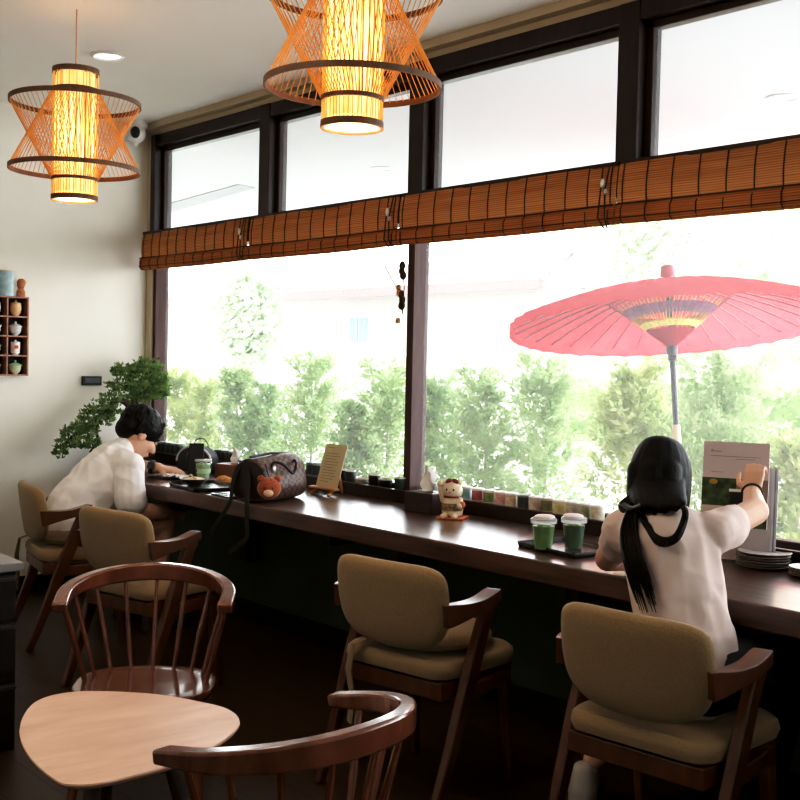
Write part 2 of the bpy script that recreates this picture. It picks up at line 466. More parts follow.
# loose seat cushions tied on with fabric straps
def cushion(loc, rz, lab):
    r = empty('seat_cushion', loc, rz, lab, 'cushion')
    MB().pad(circle(.200, 36, 1.06, 1), [(0, 0), (0, .6), (.002, .88), (.012, .97), (.026, 1), (.040, .97), (.052, .88), (.060, .6), (.062, .3), (.062, 0)]).build('cushion_pad', m_tan2, r)
    MB().tube([(-.10, -.182, .02), (-.125, -.228, .0), (-.13, -.240, -.08), (-.115, -.236, -.17), (-.122, -.240, -.25)], [.014, .018, .026, .022, .02], 8, flat=.3).build('tie_strap', m_tan2, r)
    return r
cushion((1.10, -.905, .474), -.20, 'round tan cushion on the chair under the man in white')
cushion((3.612, -.815, .474), .15, 'round tan cushion on the empty middle armchair')

# ------------------------------------------------------------------ spindle chairs
def make_spindle():
    r = empty('spindle_chair')
    so = []
    for i in range(48):
        a = 2*PI*i/48
        c, s_ = math.cos(a), math.sin(a)
        k = (abs(c)**2.6+abs(s_)**2.6)**(-1/2.6)
        so.append((k*c*.235, k*s_*.215))
    dip = lambda p: V((p.x, p.y, p.z - (.010*(1-min(1, (p.x**2+p.y**2)/.04)) if p.z > .33 else 0)))
    MB().pad(so, [(h_-.055, k_) for h_, k_ in [(.365, 0), (.365, .8), (.367, .92), (.38, .985), (.395, 1), (.403, .985), (.405, .95), (.405, .7), (.405, .45), (.405, .2), (.405, 0)]], dip).build('seat', m_spin, r)
    # bent arm rail: U plan, higher at the back than at the ends
    R_ = []
    for i in range(41):
        t = -1+2*i/40
        a = t*1.92
        x = .272*math.sin(a)*(1.0 if abs(a) < PI/2 else 1.0); y = -.005 - .255*math.cos(a)
        if abs(a) > PI/2: x = math.copysign(.272 - .02*(abs(a)-PI/2), a); y = -.005 + .30*(abs(a)-PI/2)
        z = .665 - .055*(abs(t)**1.6)
        R_.append(V((x, y, z)))
    ws = [.050 - .014*(1-abs(-1+2*i/40))**1 for i in range(41)]
    hs = [.030 + .028*(1-abs(-1+2*i/40)**2) for i in range(41)]
    MB().sweep(R_, ws, hs).build('arm_rail', m_spin, r, bevel=.007)
    def rail_at(t):
        k = (t+1)/2*40; i = int(k); f = k-i
        return R_[min(i, 40)].lerp(R_[min(i+1, 40)], f)
    for j in range(9):
        t = -.86 + 1.72*j/8
        top = rail_at(t); a = t*1.75
        bot = V((.200*math.sin(a), -.185*math.cos(a), .343))
        mid = top.lerp(bot, .55)
        th = .0098 if j in (0, 8) else .0078
        MB().tube([bot, mid, top - V((0, 0, .008))], [th*.9, th*1.12, th*.8], 8).build('spindle', m_spin, r)
    for sx in (-1, 1):
        for sy in (-1, 1):
            MB().tube([(sx*.15, sy*.14, .315), (sx*.18, sy*.17, .18), (sx*.205, sy*.195, 0)], [.018, .02, .013], 10).build('leg', m_spin, r)
        MB().tube([(sx*.184, -.174, .17), (sx*.184, .174, .17)], .010, 8).build('side_stretcher', m_spin, r)
    MB().tube([(-.184, 0, .17), (.184, 0, .17)], .010, 8).build('cross_stretcher', m_spin, r)
    return r
s0 = make_spindle()
s0.location = (3.115, -1.575, 0); s0.rotation_euler = (0, 0, -2.197)
s0.scale = (.95, .95, .98)
tag(s0, 'brown spindle chair facing the camera behind the small pale table', 'chair', 'spindle chairs around the small table')
s1 = copy_tree(s0)
s1.location = (4.44, -1.955, 0); s1.rotation_euler = (0, 0, 1.765)
s1.scale = (.95, .95, .98)
tag(s1, 'brown spindle chair seen from behind, in front of the small pale table', 'chair')

# ------------------------------------------------------------------ small rounded triangular table
TZ = .48
opx = [(19, 731), (22, 718), (31, 705), (44, 697.5), (62.5, 693), (82, 691), (103, 691), (130, 692), (156, 694), (180, 697.5), (200, 701.5), (216, 705), (228, 709), (237, 715), (240, 722), (237, 729), (231, 734.5), (216, 745), (193, 756), (169, 765.6), (150, 771), (134, 775), (112, 780.5), (91, 784), (74, 784.5), (59, 782), (41, 769), (31, 759), (25, 750), (21, 741)]
tw = [on_z(x, y, TZ) for x, y in opx]
tc = sum(tw, V((0, 0, 0)))/len(tw)
tl = [(p.x-tc.x, p.y-tc.y) for p in catmull(tw+[tw[0]], 3)[:-1]]
tb = empty('side_table', (tc.x, tc.y, 0), 0, 'small low table with pale rounded triangular oak top', 'table')
MB().pad(tl, [(TZ-.018, 0), (TZ-.018, .9), (TZ-.014, .97), (TZ-.004, 1), (TZ, .997), (TZ, .6), (TZ, 0)]).build('tabletop', m_table, tb)
m_tleg = wood('dark_table_leg', (.02, .012, .010), (.04, .022, .016), .4)
for (a, b) in ((1.1, .16), (3.0, .17), (5.1, .17)):
    ca, sa = math.cos(a), math.sin(a)
    MB().tube([(ca*b*.55, sa*b*.55, TZ-.018), (ca*b*1.25, sa*b*1.25, 0)], [.017, .011], 10).build('leg', m_tleg, tb)
MB().tube([(math.cos(1.1)*.12, math.sin(1.1)*.12, TZ-.10), (0, 0, TZ-.10), (math.cos(3.)*.12, math.sin(3.)*.12, TZ-.10)], .01, 8).tube([(0, 0, TZ-.10), (math.cos(5.1)*.12, math.sin(5.1)*.12, TZ-.10)], .01, 8).build('brace', m_tleg, tb)

# ------------------------------------------------------------------ dark drawer cabinet at the left edge
m_cab = wood('black_cabinet_wood', (.012, .009, .008), (.022, .016, .014), .4)
m_cabtop = M('grey_cabinet_top', (.26, .25, .25), .35, var=.08)
cb = empty('drawer_cabinet', (2.55, -1.75, 0), -.03, 'low black drawer cabinet with grey top beside the small table', 'cabinet')
MB().bx(-.62, -.02, -.95, -.012, 0, .63).build('carcass', m_cab, cb, smooth=False, bevel=.003)
MB().bx(-.64, .006, -.97, .006, .63, .658).build('cabinet_top', m_cabtop, cb, smooth=False, bevel=.003)
for z0, z1 in ((.465, .615), (.255, .45), (.05, .24)):
    d = MB().bx(-.02, .0, -.94, -.02, z0, z1).build('drawer', m_cab, cb, smooth=False, bevel=.003)
    MB().bx(.0, .012, -.94, -.02, z1-.016, z1-.006).build('drawer_pull', M('drawer_edge', (.06, .055, .05), .35), d, smooth=False)

# ------------------------------------------------------------------ pendant lamps of bamboo
m_hoop = wood('dark_bamboo_hoop', (.10, .045, .018), (.17, .08, .035), .5)
m_strip = M('bamboo_strip', (.80, .36, .10), .5, var=.18, scale=25)
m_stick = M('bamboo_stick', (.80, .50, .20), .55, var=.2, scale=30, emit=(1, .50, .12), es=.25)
def core_mat():
    m, nt, b, o = new_mat('glowing_lamp_core')
    v = coords(nt, (22, 22, 2.2)); n = noise(nt, v, 2.5, 4)
    c = ramp(nt, n, (1, .42, .075), (1, .78, .34), .35, .65)
    b.inputs['Base Color'].default_value = (.8, .6, .3, 1)
    nt.links.new(c, b.inputs['Emission Color'])
    sep = nt.nodes.new('ShaderNodeSeparateXYZ'); nt.links.new(coords(nt), sep.inputs[0])
    # brightest around the bulb in the middle of the core
    mr = nt.nodes.new('ShaderNodeMath'); mr.operation = 'ABSOLUTE'; sb = nt.nodes.new('ShaderNodeMath'); sb.operation = 'ADD'; sb.inputs[1].default_value = .02
    nt.links.new(sep.outputs[2], sb.inputs[0]); nt.links.new(sb.outputs[0], mr.inputs[0])
    m2 = nt.nodes.new('ShaderNodeMapRange'); m2.inputs[1].default_value = .0; m2.inputs[2].default_value = .22; m2.inputs[3].default_value = 2.3; m2.inputs[4].default_value = .9
    nt.links.new(mr.outputs[0], m2.inputs[0]); nt.links.new(m2.outputs[0], b.inputs['Emission Strength'])
    return m
m_core = core_mat()
m_disc = M('glowing_diffuser', (.9, .8, .6), .5, var=.02, emit=(1, .83, .52), es=1.25)
def make_pendant():
    r = empty('pendant_lamp')        # origin at the middle of the lamp
    rc, ro = .088, .258
    zt, zb, zu, zl = .262, -.262, .128, -.138
    def hoop(rad, z, h=.018, t=.006, name='hoop'):
        mb = MB(); n = 56
        for (r0, r1) in ((rad, rad-t),):
            A = [[V((q*math.cos(2*PI*k/n), q*math.sin(2*PI*k/n), zz)) for k in range(n)] for q, zz in ((r0, z-h/2), (r0, z+h/2), (r1, z+h/2), (r1, z-h/2), (r0, z-h/2))]
            mb.rings(A, True, False, False)
        return mb.build(name, m_hoop, r)
    hoop(ro, zu); hoop(ro, zl)
    hoop(rc+.004, zt-.01, .02, .01, 'collar_rim'); hoop(rc+.004, zb+.01, .02, .01, 'collar_rim')
    hoop(rc+.004, zt-.085, .012, .01, 'collar_rim'); hoop(rc+.004, zb+.085, .012, .01, 'collar_rim')
    N = 66
    for (zo, zi) in ((zu, zb+.09), (zl, zt-.09)):
        mb = MB()
        for k in range(N):
            for tw_ in (.22,):
                a = 2*PI*k/N
                p0 = V((ro*math.cos(a)*.99, ro*math.sin(a)*.99, zo)); p1 = V((rc*1.06*math.cos(a+tw_), rc*1.06*math.sin(a+tw_), zi))
                mb.tube([p0, p1], .0016, 4, cap=False)
        mb.build('strip_lattice', m_strip, r)
    mb = MB()
    for k in range(44):
        a = 2*PI*k/44+random.uniform(-.04, .04)
        b = a+random.uniform(-.14, .14)
        mb.tube([(rc*math.cos(a), rc*math.sin(a), zb+.02), (rc*math.cos(b), rc*math.sin(b), zt-.02)], .0022, 4, cap=False)
    mb.build('core_stick', m_stick, r)
    MB().lathe([(rc-.012, zb+.03), (rc-.008, zb+.08), (rc-.008, zt-.08), (rc-.012, zt-.02)], (0, 0, 0), 32, cap=False).build('lamp_core', m_core, r)
    MB().lathe([(.001, zb+.006), (rc-.004, zb+.006)], (0, 0, 0), 32, cap=False).build('diffuser', m_disc, r)
    MB().tube([(0, 0, zt-.05), (0, 0, H-2.27)], .003, 6).build('cord', M('pale_cord', (.55, .35, .2), .6), r)
    MB().tube([(-rc, 0, zt-.02), (rc, 0, zt-.02)], .003, 6).tube([(0, -rc, zt-.02), (0, rc, zt-.02)], .003, 6).build('top_bracket', m_hoop, r)
    return r
p0 = make_pendant()
p0.location = (1.985, -1.32, 2.258); p0.rotation_euler = (0, 0, .1)
tag(p0, 'hourglass bamboo pendant lamp hanging whole in view by the cream wall', 'lamp', 'bamboo pendant lamps')
p1 = copy_tree(p0); p1.location = (3.725, -1.262, 2.312)
tag(p1, 'larger-looking bamboo pendant lamp hanging in front of the transom windows, its top out of view', 'lamp')
for o in (p0, p1):
    ld = bpy.data.lights.new('pendant_bulb', 'POINT'); ld.energy = 5; ld.color = (1, .62, .28); ld.shadow_soft_size = .06
    lo = bpy.data.objects.new('pendant_bulb', ld); COL.objects.link(lo); lo.location = o.location + V((0, 0, -.33))

# ------------------------------------------------------------------ ceiling fittings
def downlight(loc, lab, group=None, es=3.0):
    r = empty('downlight', loc, 0, lab, 'ceiling light', group)
    MB().lathe([(.062, -.001), (.078, -.001), (.080, -.006), (.066, -.012), (.058, -.004)], (0, 0, 0), 32, cap=False).build('trim_ring', m_white, r)
    MB().lathe([(.001, -.003), (.060, -.003)], (0, 0, 0), 28, cap=False).build('lens', M('downlight_lens', (.9, .9, .9), .4, emit=(1, .97, .9), es=es), r)
    return r
downlight((1.38, -.89, H), 'round white recessed ceiling light near the left pendant lamp')
r = empty('security_camera', (.10, -.075, H), 0, 'white dome security camera in the ceiling corner', 'camera')
MB().lathe([(.052, 0), (.052, -.022), (.046, -.032), (.02, -.036)], (0, 0, 0), 24).build('mount', m_white, r)
MB().ell((.012, -.01, -.062), .048, nu=20, nv=12).build('camera_body', m_white, r)
MB().ell((.040, -.030, -.064), (.025, .025, .030), nu=16).build('lens_window', m_black, r)
MB().cap((.01, -.012, -.10), (.014, -.016, -.118), .018, .012).build('sensor', m_white, r)
MB().bx(-.085, -.035, -.05, .0, -.085, -.03).build('cable_box', m_white, r, bevel=.008)
r.scale = (1.18,)*3

# ------------------------------------------------------------------ left wall: display shelf with lidded cups
m_shelf = wood('red_brown_shelf', (.36, .17, .11), (.48, .25, .17), .5)
Y0, Y1, Z0, Z1 = -1.24, -.715, 1.253, 1.69
sh = empty('display_shelf', (0, (Y0+Y1)/2, Z0), 0, 'reddish compartment shelf of lidded cups on the cream wall', 'shelf')
w = (Y1-Y0)/2; hh = Z1-Z0
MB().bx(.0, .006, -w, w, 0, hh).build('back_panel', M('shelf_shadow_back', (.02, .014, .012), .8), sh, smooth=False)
mb = MB()
for k in range(5): mb.bx(0, .075, -w, w, hh*k/4-.004, hh*k/4+.004)
mb.build('shelf_board', m_shelf, sh, smooth=False)
mb = MB()
cellw = .118
yd = [w-.004-cellw*k for k in range(5)] + [-w+.004]
for y in yd: mb.bx(0, .075, y-.004, y+.004, 0, hh)
mb.build('divider', m_shelf, sh, smooth=False)
MB().bx(0, .06, -w, w-.16, -.012, -.004).build('bottom_bracket', m_shelf, sh, smooth=False)
def teacup(loc, kind, col, lid, lab, mark=None):
    r = empty('lidded_cup', loc, 0, lab, 'cup', 'lidded cups in the display shelf')
    mc = M('glaze', col, .25, var=.12, scale=40); ml = M('lid_glaze', lid, .25, var=.1, scale=40)
    if kind == 'bowl':
        MB().lathe([(.014, 0), (.016, .006), (.024, .012), (.031, .026), (.033, .045), (.036, .05)], (0, 0, 0), 24).build('cup_body', mc, r)
        MB().lathe([(.037, .05), (.037, .053), (.024, .062), (.008, .066), (.006, .072), (.008, .077), (.003, .080)], (0, 0, 0), 24).build('lid', ml, r)
    elif kind == 'tall':
        MB().lathe([(.016, 0), (.018, .005), (.025, .012), (.027, .04), (.027, .068)], (0, 0, 0), 24).build('cup_body', mc, r)
        MB().lathe([(.028, .068), (.028, .071), (.018, .076), (.006, .078), (.006, .084), (.002, .086)], (0, 0, 0), 24).build('lid', ml, r)
    else:
        MB().lathe([(.017, 0), (.018, .006), (.027, .018), (.032, .04), (.030, .064), (.028, .07)], (0, 0, 0), 24).build('cup_body', mc, r)
        MB().lathe([(.030, .07), (.030, .073), (.02, .078), (.006, .08), (.006, .088), (.002, .09)], (0, 0, 0), 24).build('lid', ml, r)
    if mark:
        MB().box((.0266, -.004, .045), (.003, .020, .018), Matrix.Rotation(-.15, 4, 'Z')).build('red_seal', M('red_seal', mark, .5), r)
rows = [Z0+hh*k/4+.004 for k in range(4)]
yc = [Y1-.063, Y1-.181, Y1-.299]
cups = [(0, 3, 'jar', (.70, .47, .26), (.68, .47, .26), 'tan lidded cup, top row at the right end of the display shelf'),
        (0, 2, 'bowl', (.72, .74, .74), (.74, .75, .75), 'white flared lidded cup with grey sprigs, second row at the shelf right end'),
        (0, 1, 'tall', (.78, .76, .72), (.76, .72, .68), 'tall white lidded cup with a red square seal, right end of the shelf'),
        (0, 0, 'bowl', (.62, .66, .46), (.36, .58, .38), 'cream cup with a pale green lid, bottom row at the shelf right end'),
        (1, 3, 'jar', (.72, .76, .80), (.74, .76, .78), 'plain bluish white lidded cup, top row beside the tan cup'),
        (1, 2, 'bowl', (.74, .70, .66), (.74, .70, .68), 'cream white lidded cup, second row next to the sprigged cup'),
        (1, 1, 'bowl', (.36, .44, .42), (.52, .52, .46), 'grey green lidded cup beside the tall cup with red seal'),
        (1, 0, 'bowl', (.16, .18, .20), (.60, .58, .52), 'dark slate lidded cup beside the green lidded one'),]
for c, rw, kind, col, lid, lab in cups:
    teacup((.040, yc[c], rows[rw]), kind, col, lid, lab, (.55, .06, .04) if 'red square' in lab else None)
r = empty('tea_canister', (.042, Y1-.118, Z1+.004), 0, 'tall pale blue cylindrical tea canister on top of the shelf', 'canister')
MB().lathe([(.040, 0), (.042, .004), (.042, .134), (.040, .138)], (0, 0, 0), 28).build('canister_body', M('blue_grey_glaze', (.42, .56, .60), .4, var=.2, scale=30), r)
MB().lathe([(.043, .136), (.043, .142), (.035, .145)], (0, 0, 0), 28).build('canister_lid', M('canister_lid_paint', (.62, .55, .52), .4), r)
r = empty('tea_canister', (.042, Y1-.212, Z1+.004), 0, 'second pale canister at the picture edge on top of the shelf', 'canister')
MB().lathe([(.034, 0), (.036, .004), (.036, .112), (.034, .115)], (0, 0, 0), 28).build('canister_body', M('cyan_glaze', (.55, .72, .74), .4, var=.1, scale=30), r)
r = empty('wooden_figurine', (.045, Y1-.036, Z1+.004), 0, 'small carved reddish wooden figurine on top of the shelf', 'figurine')
m_fig = M('carved_wood', (.40, .15, .06), .5, var=.4, scale=60, bump=.3)
MB().lathe([(.022, 0), (.025, .006), (.024, .03), (.016, .045), (.012, .052)], (0, 0, 0), 16, sx=.8).build('robe', m_fig, r)
MB().ell((0, 0, .070), (.020, .022, .030)).ell((-.004, .004, .082), (.023, .025, .022)).build('head_and_hood', m_fig, r)
r = empty('thermostat_switch', (0.0, -.30, 1.223), 0, 'small black wall control panel below left of the window', 'thermostat')
MB().bx(.0, .016, -.062, .062, -.027, .027).build('panel', m_dark, r, bevel=.004)
MB().bx(.016, .018, -.045, .050, -.012, .016).build('screen', M('grey_screen', (.10, .11, .12), .3), r, smooth=False)

# ------------------------------------------------------------------ bonsai in the corner
m_pine = leafmat('pine_green', (.08, .17, .06), (.40, .52, .24), .35, 25)
m_bark = M('bonsai_bark', (.05, .032, .025), .9, var=.4, scale=50, bump=.8)
bo = empty('bonsai_tree', (.27, -.14, .75), 0, 'cascading pine bonsai on the counter corner behind the man', 'bonsai')
MB().lathe([(.075, 0), (.085, .012), (.11, .05), (.115, .10), (.12, .11), (.105, .112), (.10, .09)], (0, 0, 0), 28).build('pot', M('brown_pot', (.07, .035, .025), .4), bo)
BX, BY, BZ = .27, -.14, .75
def lp(y, z, x=.25): return V((x-BX, y-BY, z-BZ))
mb = MB()
mb.tube(catmull([lp(-.14, .84), lp(-.10, .95), lp(-.17, 1.03), lp(-.13, 1.12), lp(-.06, 1.2), lp(-.08, 1.28)], 5), [.034-.0009*i for i in range(26)], 9)
mb.tube(catmull([lp(-.15, 1.06), lp(-.24, 1.12), lp(-.33, 1.06), lp(-.40, .98), lp(-.50, .93), lp(-.58, .86)], 5), [.020-.0005*i for i in range(26)], 8)
mb.tube(catmull([lp(-.36, 1.03), lp(-.385, .95), lp(-.37, .88), lp(-.42, .82)], 5), [.012-.0004*i for i in range(16)], 7)
mb.tube(catmull([lp(-.12, 1.12), lp(-.02, 1.14), lp(.03, 1.17)], 5), .010, 7)
mb.tube(catmull([lp(-.1, 1.16), lp(-.2, 1.2), lp(-.26, 1.22)], 5), .009, 7)
mb.build('trunk', m_bark, bo)
pads = [(-.055, 1.295, .085, .032), (-.13, 1.275, .06, .03), (-.20, 1.235, .085, .036), (-.245, 1.26, .05, .028), (-.09, 1.225, .09, .035), (.0, 1.225, .06, .032), (.02, 1.18, .055, .03),
        (-.05, 1.165, .10, .035), (-.14, 1.165, .09, .038), (-.24, 1.17, .08, .035), (-.30, 1.12, .07, .04), (-.36, 1.07, .075, .042), (-.285, 1.055, .06, .03), (-.41, 1.02, .075, .045), (-.33, 1.0, .055, .03), (-.46, .97, .07, .042),
        (-.52, .93, .065, .042), (-.43, .93, .06, .035), (-.56, .88, .055, .038), (-.60, .83, .04, .035), (-.47, .87, .05, .03), (-.01, 1.13, .06, .03), (-.07, 1.115, .09, .03), (.02, 1.125, .06, .03), (-.14, 1.10, .075, .03), (-.40, .87, .045, .025)]
mb = MB()
for y, z, a, b in pads:
    if y > -.27: z += .028
    a *= 1.08
    for k in range(int(1500*a)+40):
        u = random.uniform(-1, 1); t = random.uniform(0, 2*PI); q = math.sqrt(1-u*u)
        rr = random.uniform(.55, 1)
        c = lp(y, z) + V((q*math.cos(t)*a*.8*rr, q*math.sin(t)*a*rr, u*b*rr+.012*math.sin(y*60+q*9)))
        d = V((q*math.cos(t)*.8, q*math.sin(t)*.8, abs(u)+.35)).normalized()
        for m_ in range(3):
            dd = (d+V((random.uniform(-.7, .7), random.uniform(-.7, .7), random.uniform(-.5, .5)))).normalized()
            sdv = dd.orthogonal().normalized()*.0035
            L = random.uniform(.013, .022)
            vs = [mb.bm.verts.new(c-sdv), mb.bm.verts.new(c+sdv), mb.bm.verts.new(c+dd*L+sdv*.5), mb.bm.verts.new(c+dd*L-sdv*.5)]
            mb.face(vs)
mb.build('foliage', m_pine, bo, smooth=False)

# ------------------------------------------------------------------ jars and cups on the window ledge
LZ = .79
def jar(px, kind, col, lidc, lab, group, rad=.027, h=.062, y=.052):
    x = on_y(px, 500, y).x
    r = empty('glass_jar' if kind == 'jar' else 'tea_cup', (x, y, LZ), random.uniform(-.3, .3), lab, 'jar' if kind == 'jar' else 'cup', group)
    mc = M('jar_print', col, .4, var=.28, scale=45)
    ml = M('jar_lid', lidc, .4, var=.05)
    if kind == 'jar':
        MB().lathe([(rad*.85, 0), (rad, .004), (rad, h*.86), (rad*.96, h*.9)], (0, 0, 0), 24).build('jar_body', mc, r)
        MB().lathe([(rad*1.02, h*.88), (rad*1.04, h*.9), (rad*1.04, h), (rad*.9, h+.003), (.001, h+.003)], (0, 0, 0), 24).build('lid', ml, r)
        MB().lathe([(rad*1.012, h*.18), (rad*1.012, h*.24)], (0, 0, 0), 24, cap=False).build('printed_band', M('band', mul(lidc, .8), .5), r)
    else:
        MB().lathe([(rad*.6, 0), (rad*.65, .004), (rad*.9, .010), (rad, h*.5), (rad, h), (rad*.9, h), (rad*.88, h*.3), (.001, h*.28)], (0, 0, 0), 24).build('cup_body', mc, r)
        MB().lathe([(rad*1.01, h-.004), (rad*1.02, h), (rad*.92, h+.002), (rad*.88, h-.002)], (0, 0, 0), 24, cap=False).build('pale_rim', ml, r)
GJ = 'printed jars on the window ledge'
lw = (.85, .83, .8)
for px, col, lid, lab in [
    (466, (.30, .45, .45), (.8, .74, .72), 'teal jar with pale lid on the ledge just right of the cat figurine'),
    (478, (.34, .10, .09), lw, 'dark red jar on the window ledge'),
    (489.5, (.20, .26, .10), lw, 'dark green jar on the window ledge, right of the dark red one'),
    (501, (.62, .36, .34), lw, 'pink floral jar on the window ledge'),
    (512, (.62, .48, .36), lw, 'tan jar right of the pink floral jar on the ledge'),
    (524, (.06, .07, .075), (.3, .3, .3), 'black jar in the middle of the ledge row'),
    (536, (.66, .54, .42), lw, 'beige patterned jar right of the black jar on the ledge'),
    (547.5, (.20, .19, .11), (.6, .55, .45), 'olive brown jar on the ledge behind the green drinks'),
    (560, (.64, .55, .28), lw, 'yellowish jar on the ledge behind the gap between the green drinks'),
    (572.5, (.55, .50, .42), lw, 'greyish beige jar on the ledge behind the right green drink'),
    (585, (.40, .42, .30), lw, 'grey green jar on the ledge just right of the green drinks'),
    (598, (.58, .52, .40), lw, 'cream jar with dark dots on the ledge by the woman left shoulder')]:
    jar(px, 'jar', col, lid, lab, GJ)
GC = 'dark cups on the window ledge'
for px, col, lid, lab, rad, h in [
    (341, (.015, .016, .016), (.75, .77, .74), 'black cup on the ledge just right of the menu easel', .026, .062),
    (350, (.03, .035, .03), (.75, .77, .74), 'second dark cup right of the menu easel, on the ledge', .026, .062),
    (362, (.42, .36, .30), (.8, .76, .7), 'low tan bowl on the ledge between dark cups', .034, .034),
    (374, (.015, .015, .015), (.75, .77, .74), 'tall black cup on the ledge right of the low tan bowl', .028, .060),
    (385, (.018, .018, .016), (.75, .77, .74), 'wide black cup on the ledge left of the window post', .032, .046),
    (400, (.03, .05, .04), (.75, .77, .74), 'dark green cup touching the window post', .027, .062),
    (432, (.25, .28, .26), (.8, .8, .78), 'grey cup behind the dark tissue box', .027, .062)]:
    jar(px, 'cup', col, lid, lab, GC, rad, h)
GD = 'dark bottles on the ledge near the man'
for k, px in enumerate((160, 165, 170, 175, 180, 219, 226, 233, 311, 317)):
    lab = ['dark jar on the ledge behind the man watch, nearest the corner', 'second dark jar from the corner on the ledge', 'third dark jar from the corner on the ledge', 'fourth dark jar from the corner on the ledge', 'dark jar on the ledge just left of the upright phone',
           'dark jar on the ledge behind the brown tissue box, its left end', 'dark jar on the ledge behind the white tissue', 'dark jar on the ledge right of the white tissue', 'dark jar on the ledge just left of the menu easel', 'dark jar on the ledge behind the menu easel'][k]
    jar(px, 'jar', (.03, .045, .045), (.32, .38, .38), lab, GD, .03, .075)

# ------------------------------------------------------------------ things on the counter
CZ = .75
m_tissue = M('tissue', (.86, .86, .85), .9, var=.03, bump=.3)
def tissue_tuft(parent, c, s=1.0):
    mb = MB(); n = 7
    G = []
    for i in range(n):
        row = []
        for j in range(n):
            u = i/(n-1)*2-1; v_ = j/(n-1)
            row.append(mb.bm.verts.new(V(c)+V((u*.045*s*(.45+.55*v_*(1.3-v_*.6)), (.014*math.sin(3*u+4*v_)+.012*u*u)*s, (v_*.085+.014*math.sin(2.5*u+1)*v_)*s - .02*s*u*u*v_))))
        G.append(row)
    for i in range(n-1):
        for j in range(n-1): mb.face([G[i][j], G[i+1][j], G[i+1][j+1], G[i][j+1]])
    return mb.build('tissue_sheet', m_tissue, parent)
def tissue_box(loc, rz, size, mat, lab, s=1.0):
    r = empty('tissue_box', loc, rz, lab, 'tissue box')
    a, b, h = size
    MB().bx(-a/2, a/2, -b/2, b/2, 0, h).build('box_body', mat, r, smooth=False, bevel=.004)
    MB().pad(rounded(a*.6, b*.25, b*.12, 5), [(h+.0005, 1), (h+.0015, 1), (h+.0015, 0)]).build('slot', m_black, r, smooth=False)
    tissue_tuft(r, (0, 0, h), s*1.15)
    return r
m_tbox = wood('dark_tissue_box_wood', (.03, .014, .010), (.055, .026, .02), .4)
m_tbox2 = wood('brown_tissue_box_wood', (.17, .065, .035), (.25, .10, .055), .4)
p = on_z(424, 512, CZ)
tissue_box((p.x, -.115, CZ), .12, (.155, .11, .085), m_tbox, 'dark brown tissue box with tissue, beside the lucky cat')
p = on_z(234, 478, CZ)
tissue_box((p.x, p.y, CZ), .25, (.16, .12, .075), m_tbox2, 'reddish brown tissue box near the man, between tray and handbag', .8)

# lucky cat figurine
p = on_z(452, 518, CZ)
ct = empty('cat_figurine', (p.x, p.y, CZ), .55, 'cream beckoning cat figurine with red bow on the counter', 'figurine')
m_cat = M('cream_ceramic', (.68, .56, .42), .4, var=.12, scale=30); m_bib = M('mottled_bib', (.22, .15, .08), .6, var=.7, scale=90)
m_red = M('dark_red_ribbon', (.22, .035, .03), .6)
m_orange = M('orange_cushion', (.55, .16, .06), .7)
mb = MB().lathe([(.02, 0), (.042, .006), (.046, .03), (.040, .065), (.030, .085)], (0, 0, .008), 20, sx=1, sy=.85)
mb.ell((0, -.004, .112), (.043, .038, .036)).cap((-.020, -.036, .012), (-.022, -.05, .012), .014, .013).cap((.020, -.036, .012), (.022, -.05, .012), .014, .013)
mb.cap((.034, -.012, .075), (.040, -.034, .055), .013, .012)
mb.build('cat_body', m_cat, ct)
MB().cap((-.036, -.006, .07), (-.047, -.014, .12), .013, .012).ell((-.047, -.017, .137), (.014, .012, .015)).build('raised_paw', m_cat, ct)
for sx in (-1, 1):
    MB().lathe([(.014, 0), (.010, .012), (.003, .028)], (sx*.026, 0, .135), 10, sy=.6).build('ear', m_cat, ct)
    MB().ell((sx*.014, -.0385, .118), (.004, .002, .005)).build('eye', m_black, ct)
    MB().ell((sx*.014, -.012, .150), (.015, .006, .010), Matrix.Rotation(sx*.5, 4, 'Y')).build('bow_loop', m_red, ct)
MB().ell((0, -.041, .108), (.0035, .003, .0025)).build('nose', m_red, ct)
MB().lathe([(.040, .050), (.044, .045), (.046, .03), (.044, .02)], (0, -.002, .012), 20, cap=False, sy=.88).build('bib', m_bib, ct)
MB().lathe([(.036, .086), (.038, .082), (.036, .078)], (0, -.002, .006), 20, cap=False, sy=.9).build('collar', m_red, ct)
MB().ell((.048, -.028, .060), (.014, .012, .014)).build('held_ball', m_orange, ct)
MB().bx(-.05, .06, -.06, .045, 0, .008).build('orange_mat', m_orange, ct, bevel=.003)

# menu easel
p = on_z(327, 495, CZ)
ez = empty('menu_easel', (p.x-.02, p.y+.02, CZ), .05, 'small wooden easel holding a pale beige menu card', 'menu stand')
m_card = M('beige_card', (.58, .50, .34), .7, var=.03); m_ez = wood('easel_pine', (.55, .27, .12), (.68, .38, .18), .5)
tilt = Matrix.Rotation(-.30, 4, 'X')
MB().box(tilt @ V((0, 0, .105)) + V((0, -.012, .028)), (.155, .004, .215), tilt).build('menu_card', m_card, ez, smooth=False, bevel=.001)
mb = MB()
for k in range(13):
    wd = [.05, .0, .09, .10, .08, .10, .095, .07, .10, .09, .10, .085, .06][k]
    if wd: mb.box(tilt @ V((-.055+wd/2, -.0028, .195-.0135*k)) + V((0, -.012, .028)), (wd, .0006, .0028), tilt)
mb.build('printed_lines', M('grey_print', (.30, .25, .17), .8), ez, smooth=False)
MB().bx(-.095, .095, -.045, -.008, .026, .036).build('easel_ledge', m_ez, ez, smooth=False, bevel=.002)
for sx in (-1, 1): MB().sweep([(sx*.070, -.055, 0), (sx*.058, -.012, .03)], .013, .011, (0, 1, 0)).build('easel_leg', m_ez, ez, smooth=False)
